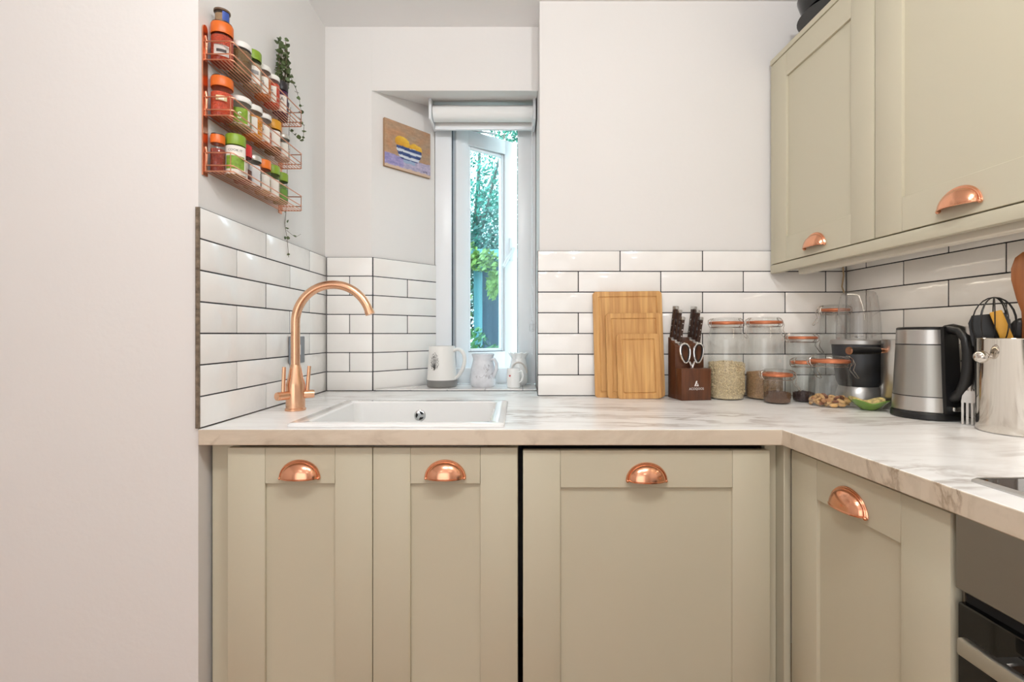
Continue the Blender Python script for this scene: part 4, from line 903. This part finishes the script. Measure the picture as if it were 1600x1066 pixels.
# trailing plant on the far end of the rack
pl = thing('trailing_plant', 'string-of-hearts plant trailing over the far end of the spice rack', 'plant', (-0.747, 1.498, s0 + 0.002))
MB().lathe([(0, .001), (0.014, .001), (0.0185, .06), (0.0165, .062), (0.0155, .05), (0, .05)], 20).out('pot', mat('black_pot', (40, 38, 44), .5), pl)
rr_ = random.Random(5); stems = MB(); lf = MB()
def leaf(p, s):
    mx = Matrix.Translation(p) @ Matrix.Rotation(rr_.uniform(0, 6.28), 4, 'Z') @ Matrix.Rotation(rr_.uniform(.5, 1.6), 4, 'X')
    pts = [(0, 0, 0), (.55, .25, .06), (.62, .7, .1), (.3, .95, .04), (0, .8, 0), (-.3, .95, .04), (-.62, .7, .1), (-.55, .25, .06)]
    pts = [(0, -.1, 0), (.6, .15, .12), (.7, .6, .14), (.35, 1.0, .06), (0, 1.25, 0), (-.35, 1.0, .06), (-.7, .6, .14), (-.6, .15, .12)]
    V = [lf.bm.verts.new(mx @ Vector((q[0] * s, q[1] * s, q[2] * s))) for q in pts]; c = lf.bm.verts.new(mx @ Vector((0, .55 * s, 0)))
    for i in range(8): lf.face([V[i], V[(i + 1) % 8], c])
def vine(pts, nl, s):
    P = [Vector(p) for p in pts]; stems.tube(P, 0.0007, 4)
    for k in range(nl):
        t = (k + .5) / nl * (len(P) - 1); i = int(t); q = P[i].lerp(P[i + 1], t - i)
        leaf(q + Vector((rr_.uniform(-.004, .004), rr_.uniform(-.004, .004), 0)), s * rr_.uniform(.7, 1.2)); leaf(q, s * rr_.uniform(.6, 1))
def W(px, py, Yd): return Vector(((px - 811) * Yd / F + 0.747, Yd - 1.498, CAMZ - (py - 521.5) * Yd / F - (s0 + .002)))
for k in range(13):
    x, y = rr_.uniform(-.012, .022), rr_.uniform(-.03, .022)
    top_z = rr_.uniform(.18, .255)
    vine([(0, 0, .05), (x * .5, y * .5, .12), (x, y, top_z), (x * 1.3, y * 1.3, top_z - .06), (x * 1.4, y * 1.5, rr_.uniform(.09, .15))], 9, .0115)
vine([(0, 0, .25), W(452, 112, 1.54), W(458, 130, 1.548), W(463, 140, 1.55), W(468, 158, 1.55), W(471, 176, 1.55), W(469, 193, 1.55)], 10, .0095)
vine([W(469, 193, 1.55), W(475, 196, 1.552), W(474, 215, 1.552), W(472, 222, 1.55), W(462, 212, 1.55), W(452, 203, 1.55)], 8, .009)
vine([(0.01, 0.03, .06), W(452, 200, 1.56), W(449, 260, 1.56), W(447, 330, 1.56), W(445, 350, 1.56), W(449, 375, 1.56), W(451, 402, 1.56)], 0, .007)
for px, py in ((443, 333), (439, 336), (445, 349), (449, 348), (449, 358), (445, 374), (450, 374), (461, 370), (450, 399)): leaf(W(px, py, 1.56), .0085)
stems.tube([W(448, 360, 1.56), W(455, 366, 1.56), W(462, 371, 1.56), W(470, 366, 1.56)], .0005, 4)
stems.out('stems', mat('plant_stem', (110, 96, 76), .6), pl, kind='stuff')
lf.out('leaves', mat('plant_leaf', (86, 102, 62), .5, var=.3, vscale=80), pl, recalc=False, kind='stuff')

# ------------------------------------------------------------------ garden beyond the window
tag(MB().box(-14, 14, 2.32, 26, -0.12, -0.02).out('lawn', mat('lawn_green', (96, 132, 60), .9, var=.3, vscale=3), None), 'green lawn outside the window', 'lawn', None, 'structure')
tag(MB().box(-3, 3, 2.32, 3.9, -0.02, 0.0).out('reflector', mat('pale_reflector', (206, 203, 196), .8, var=.08, vscale=4)), 'added unseen pale paving outside the window', 'reflector', None, 'structure')  # out of view, added to bounce sky light up into the window recess
fn = thing('garden_fence', 'dark blue boarded fence with pale posts behind the window', 'fence', (0, 4.6, -0.02))
FB = mat('fence_blue', (30, 50, 72), .7, var=.2, vscale=8, stretch=(1, 1, .1)); FP = mat('fence_post_teal', (96, 140, 150), .7)
FBM = MB().box(-0.0586, 0.0586, -0.01, 0.01, 0.02, 1.86, .003).mesh('board')
x = -2.6
for k in range(46):
    if not (-0.72 < x < -0.46): link('board', FBM, FB, fn, (x, random.uniform(-.004, .004), 0))
    x += 0.118
for x in (-2.2, -0.395, 1.4): MB().box(x - .04, x + .04, -.06, -.012, 0, 1.97, .004).out('post', FP, fn)
for z in (0.5, 1.9): MB().box(-2.6, 2.8, -.045, -.013, z, z + .07, .003).out('rail', FP, fn)
def leaves(name, mt, parent, blobs, count, s, seed):
    rr = random.Random(seed); V, Fc = [], []
    for k in range(count):
        c, r = rr.choice(blobs); d = Vector((rr.gauss(0, 1), rr.gauss(0, 1), rr.gauss(0, 1))).normalized() * rr.random() ** .45
        p = Vector((c[0] + d.x * r[0], c[1] + d.y * r[1], c[2] + d.z * r[2])); q = Vector((rr.gauss(0, 1), rr.gauss(0, 1), rr.gauss(0, 1))).normalized(); u = q.orthogonal().normalized(); v = q.cross(u)
        ss = s * rr.uniform(.6, 1.3); i = len(V)
        V += [p - u * ss, p - v * ss * .45, p + u * ss, p + v * ss * .45]; Fc.append((i, i + 1, i + 2, i + 3))
    me = bpy.data.meshes.new(name); me.from_pydata([tuple(q) for q in V], [], Fc); me.update()
    return link(name, me, mt, parent, kind='stuff')
def leafmat(name, c): 
    m = mat(name, c, .5, var=.35, vscale=2.2); nt = m.node_tree; p = nt.nodes['Principled BSDF']
    return m
LT, LG, LY, LD = leafmat('leaf_teal', (60, 124, 106)), leafmat('leaf_green', (62, 104, 48)), leafmat('leaf_lime', (116, 140, 62)), leafmat('leaf_deep', (34, 76, 66))
def tree(label, x, y, h, cr, seed, mt):
    t = thing('garden_tree', label, 'tree', (x, y, -.02), 0, 'trees in the garden'); rr = random.Random(seed)
    b = MB().tube([(0, 0, 0), (.03, 0, h * .3), (-.04, .02, h * .55), (.02, 0, h * .85)], [.11, .085, .06, .02], 8)
    for k in range(7):
        a = rr.uniform(0, 6.28); z = h * rr.uniform(.35, .75); b.tube([(0, 0, z), (.5 * cr * math.cos(a), .5 * cr * math.sin(a), z + .25 * h * .6), (.8 * cr * math.cos(a), .8 * cr * math.sin(a), z + .25 * h)], [.035, .02, .008], 6)
    b.out('trunk', mat('bark', (96, 84, 76), .9, var=.3, vscale=12), t)
    blobs = [((rr.uniform(-.75, .75) * cr, rr.uniform(-.6, .6) * cr, h * rr.uniform(.42, 1.0)), (cr * .42, cr * .42, cr * .42)) for k in range(15)]
    leaves('foliage', mt, t, blobs, 30000, .033, seed)
tree('tall bluish green tree seen through the open window', -0.62, 7.2, 4.6, 1.55, 21, LT)
tree('green tree to the left of the window view', -5.2, 8.0, 4.8, 1.6, 22, LG)
tree('deep green tree to the right of the window view', 4.0, 8.2, 4.4, 1.6, 24, LD)
def shrub(label, x, y, blobs, cnt, s, mt, seed):
    t = thing('garden_shrub', label, 'shrub', (x, y, -.02), 0, 'shrubs along the fence')
    b = MB()
    for k in range(4): b.tube([(0, 0, 0), (.05 * math.cos(k * 1.6), .05 * math.sin(k * 1.6), .5), (.12 * math.cos(k * 1.6), .12 * math.sin(k * 1.6), 1.0)], [.012, .009, .005], 5)
    b.out('stem', mat('bark', (96, 84, 76), .9), t); leaves('foliage', mt, t, blobs, cnt, s, seed)
shrub('lime climbing shrub spilling over the fence gap', -0.46, 4.42, [((-.08, 0, 1.9), (.16, .1, .16)), ((.12, 0, 1.84), (.16, .08, .10)), ((-.08, 0, 1.45), (.10, .1, .35)), ((.22, -.02, 1.62), (.06, .05, .14))], 1300, .033, LY, 31)
shrub('feathery green shrub low in front of the fence', -0.42, 4.15, [((0, 0, .95), (.2, .12, .28)), ((.22, 0, .85), (.2, .1, .22)), ((-.25, 0, .9), (.2, .12, .3))], 1500, .03, LG, 32)
shrub('dense dark hedge growing behind the fence', -0.5, 5.7, [((x_ * .55 - 1.4, 0, z_), (.5, .3, .5)) for x_ in range(7) for z_ in (.5, 1.1, 1.7, 2.2)], 16000, .04, LD, 35)
shrub('leafy shrub left of the fence post', -1.3, 4.3, [((0, 0, 1.0), (.4, .2, .5)), ((-.4, 0, 1.2), (.3, .2, .6))], 1500, .04, LG, 33)

# ------------------------------------------------------------------ ceiling globe lamps
GLOBE = bpy.data.materials.new('opal_glass'); GLOBE.use_nodes = True
gp = GLOBE.node_tree.nodes['Principled BSDF']; gp.inputs['Emission Color'].default_value = WARM + (1,); gp.inputs['Emission Strength'].default_value = 3.0
for i, (x, y) in enumerate(DOWN):
    t = thing('ceiling_globe_lamp', ['opal globe lamp on the ceiling above the cooking corner', 'opal globe lamp on the ceiling above the left of the sink run', 'opal globe lamp on the ceiling at the rear right', 'opal globe lamp on the ceiling at the rear left'][i], 'lamp', (x, y, CEIL), 0, 'ceiling lamps')
    MB().lathe([(0, -.0005), (0.045, -.0005), (0.045, -.012), (0.03, -.02), (0, -.02)], 28).out('ceiling_rose', M_CHROME, t)
    o = MB().ell((0, 0, 0), (.036,) * 3, n=20, m=12).out('globe', GLOBE, t, (0, 0, -.07))
    l = bpy.data.lights.new('globe_light', 'POINT'); l.shadow_soft_size = 0.046; l.energy = DOWN_POWER[i]; l.color = WARM
    o = bpy.data.objects.new('globe_light', l); COL.objects.link(o); o.parent = t; o.location = (0, 0, -0.07)
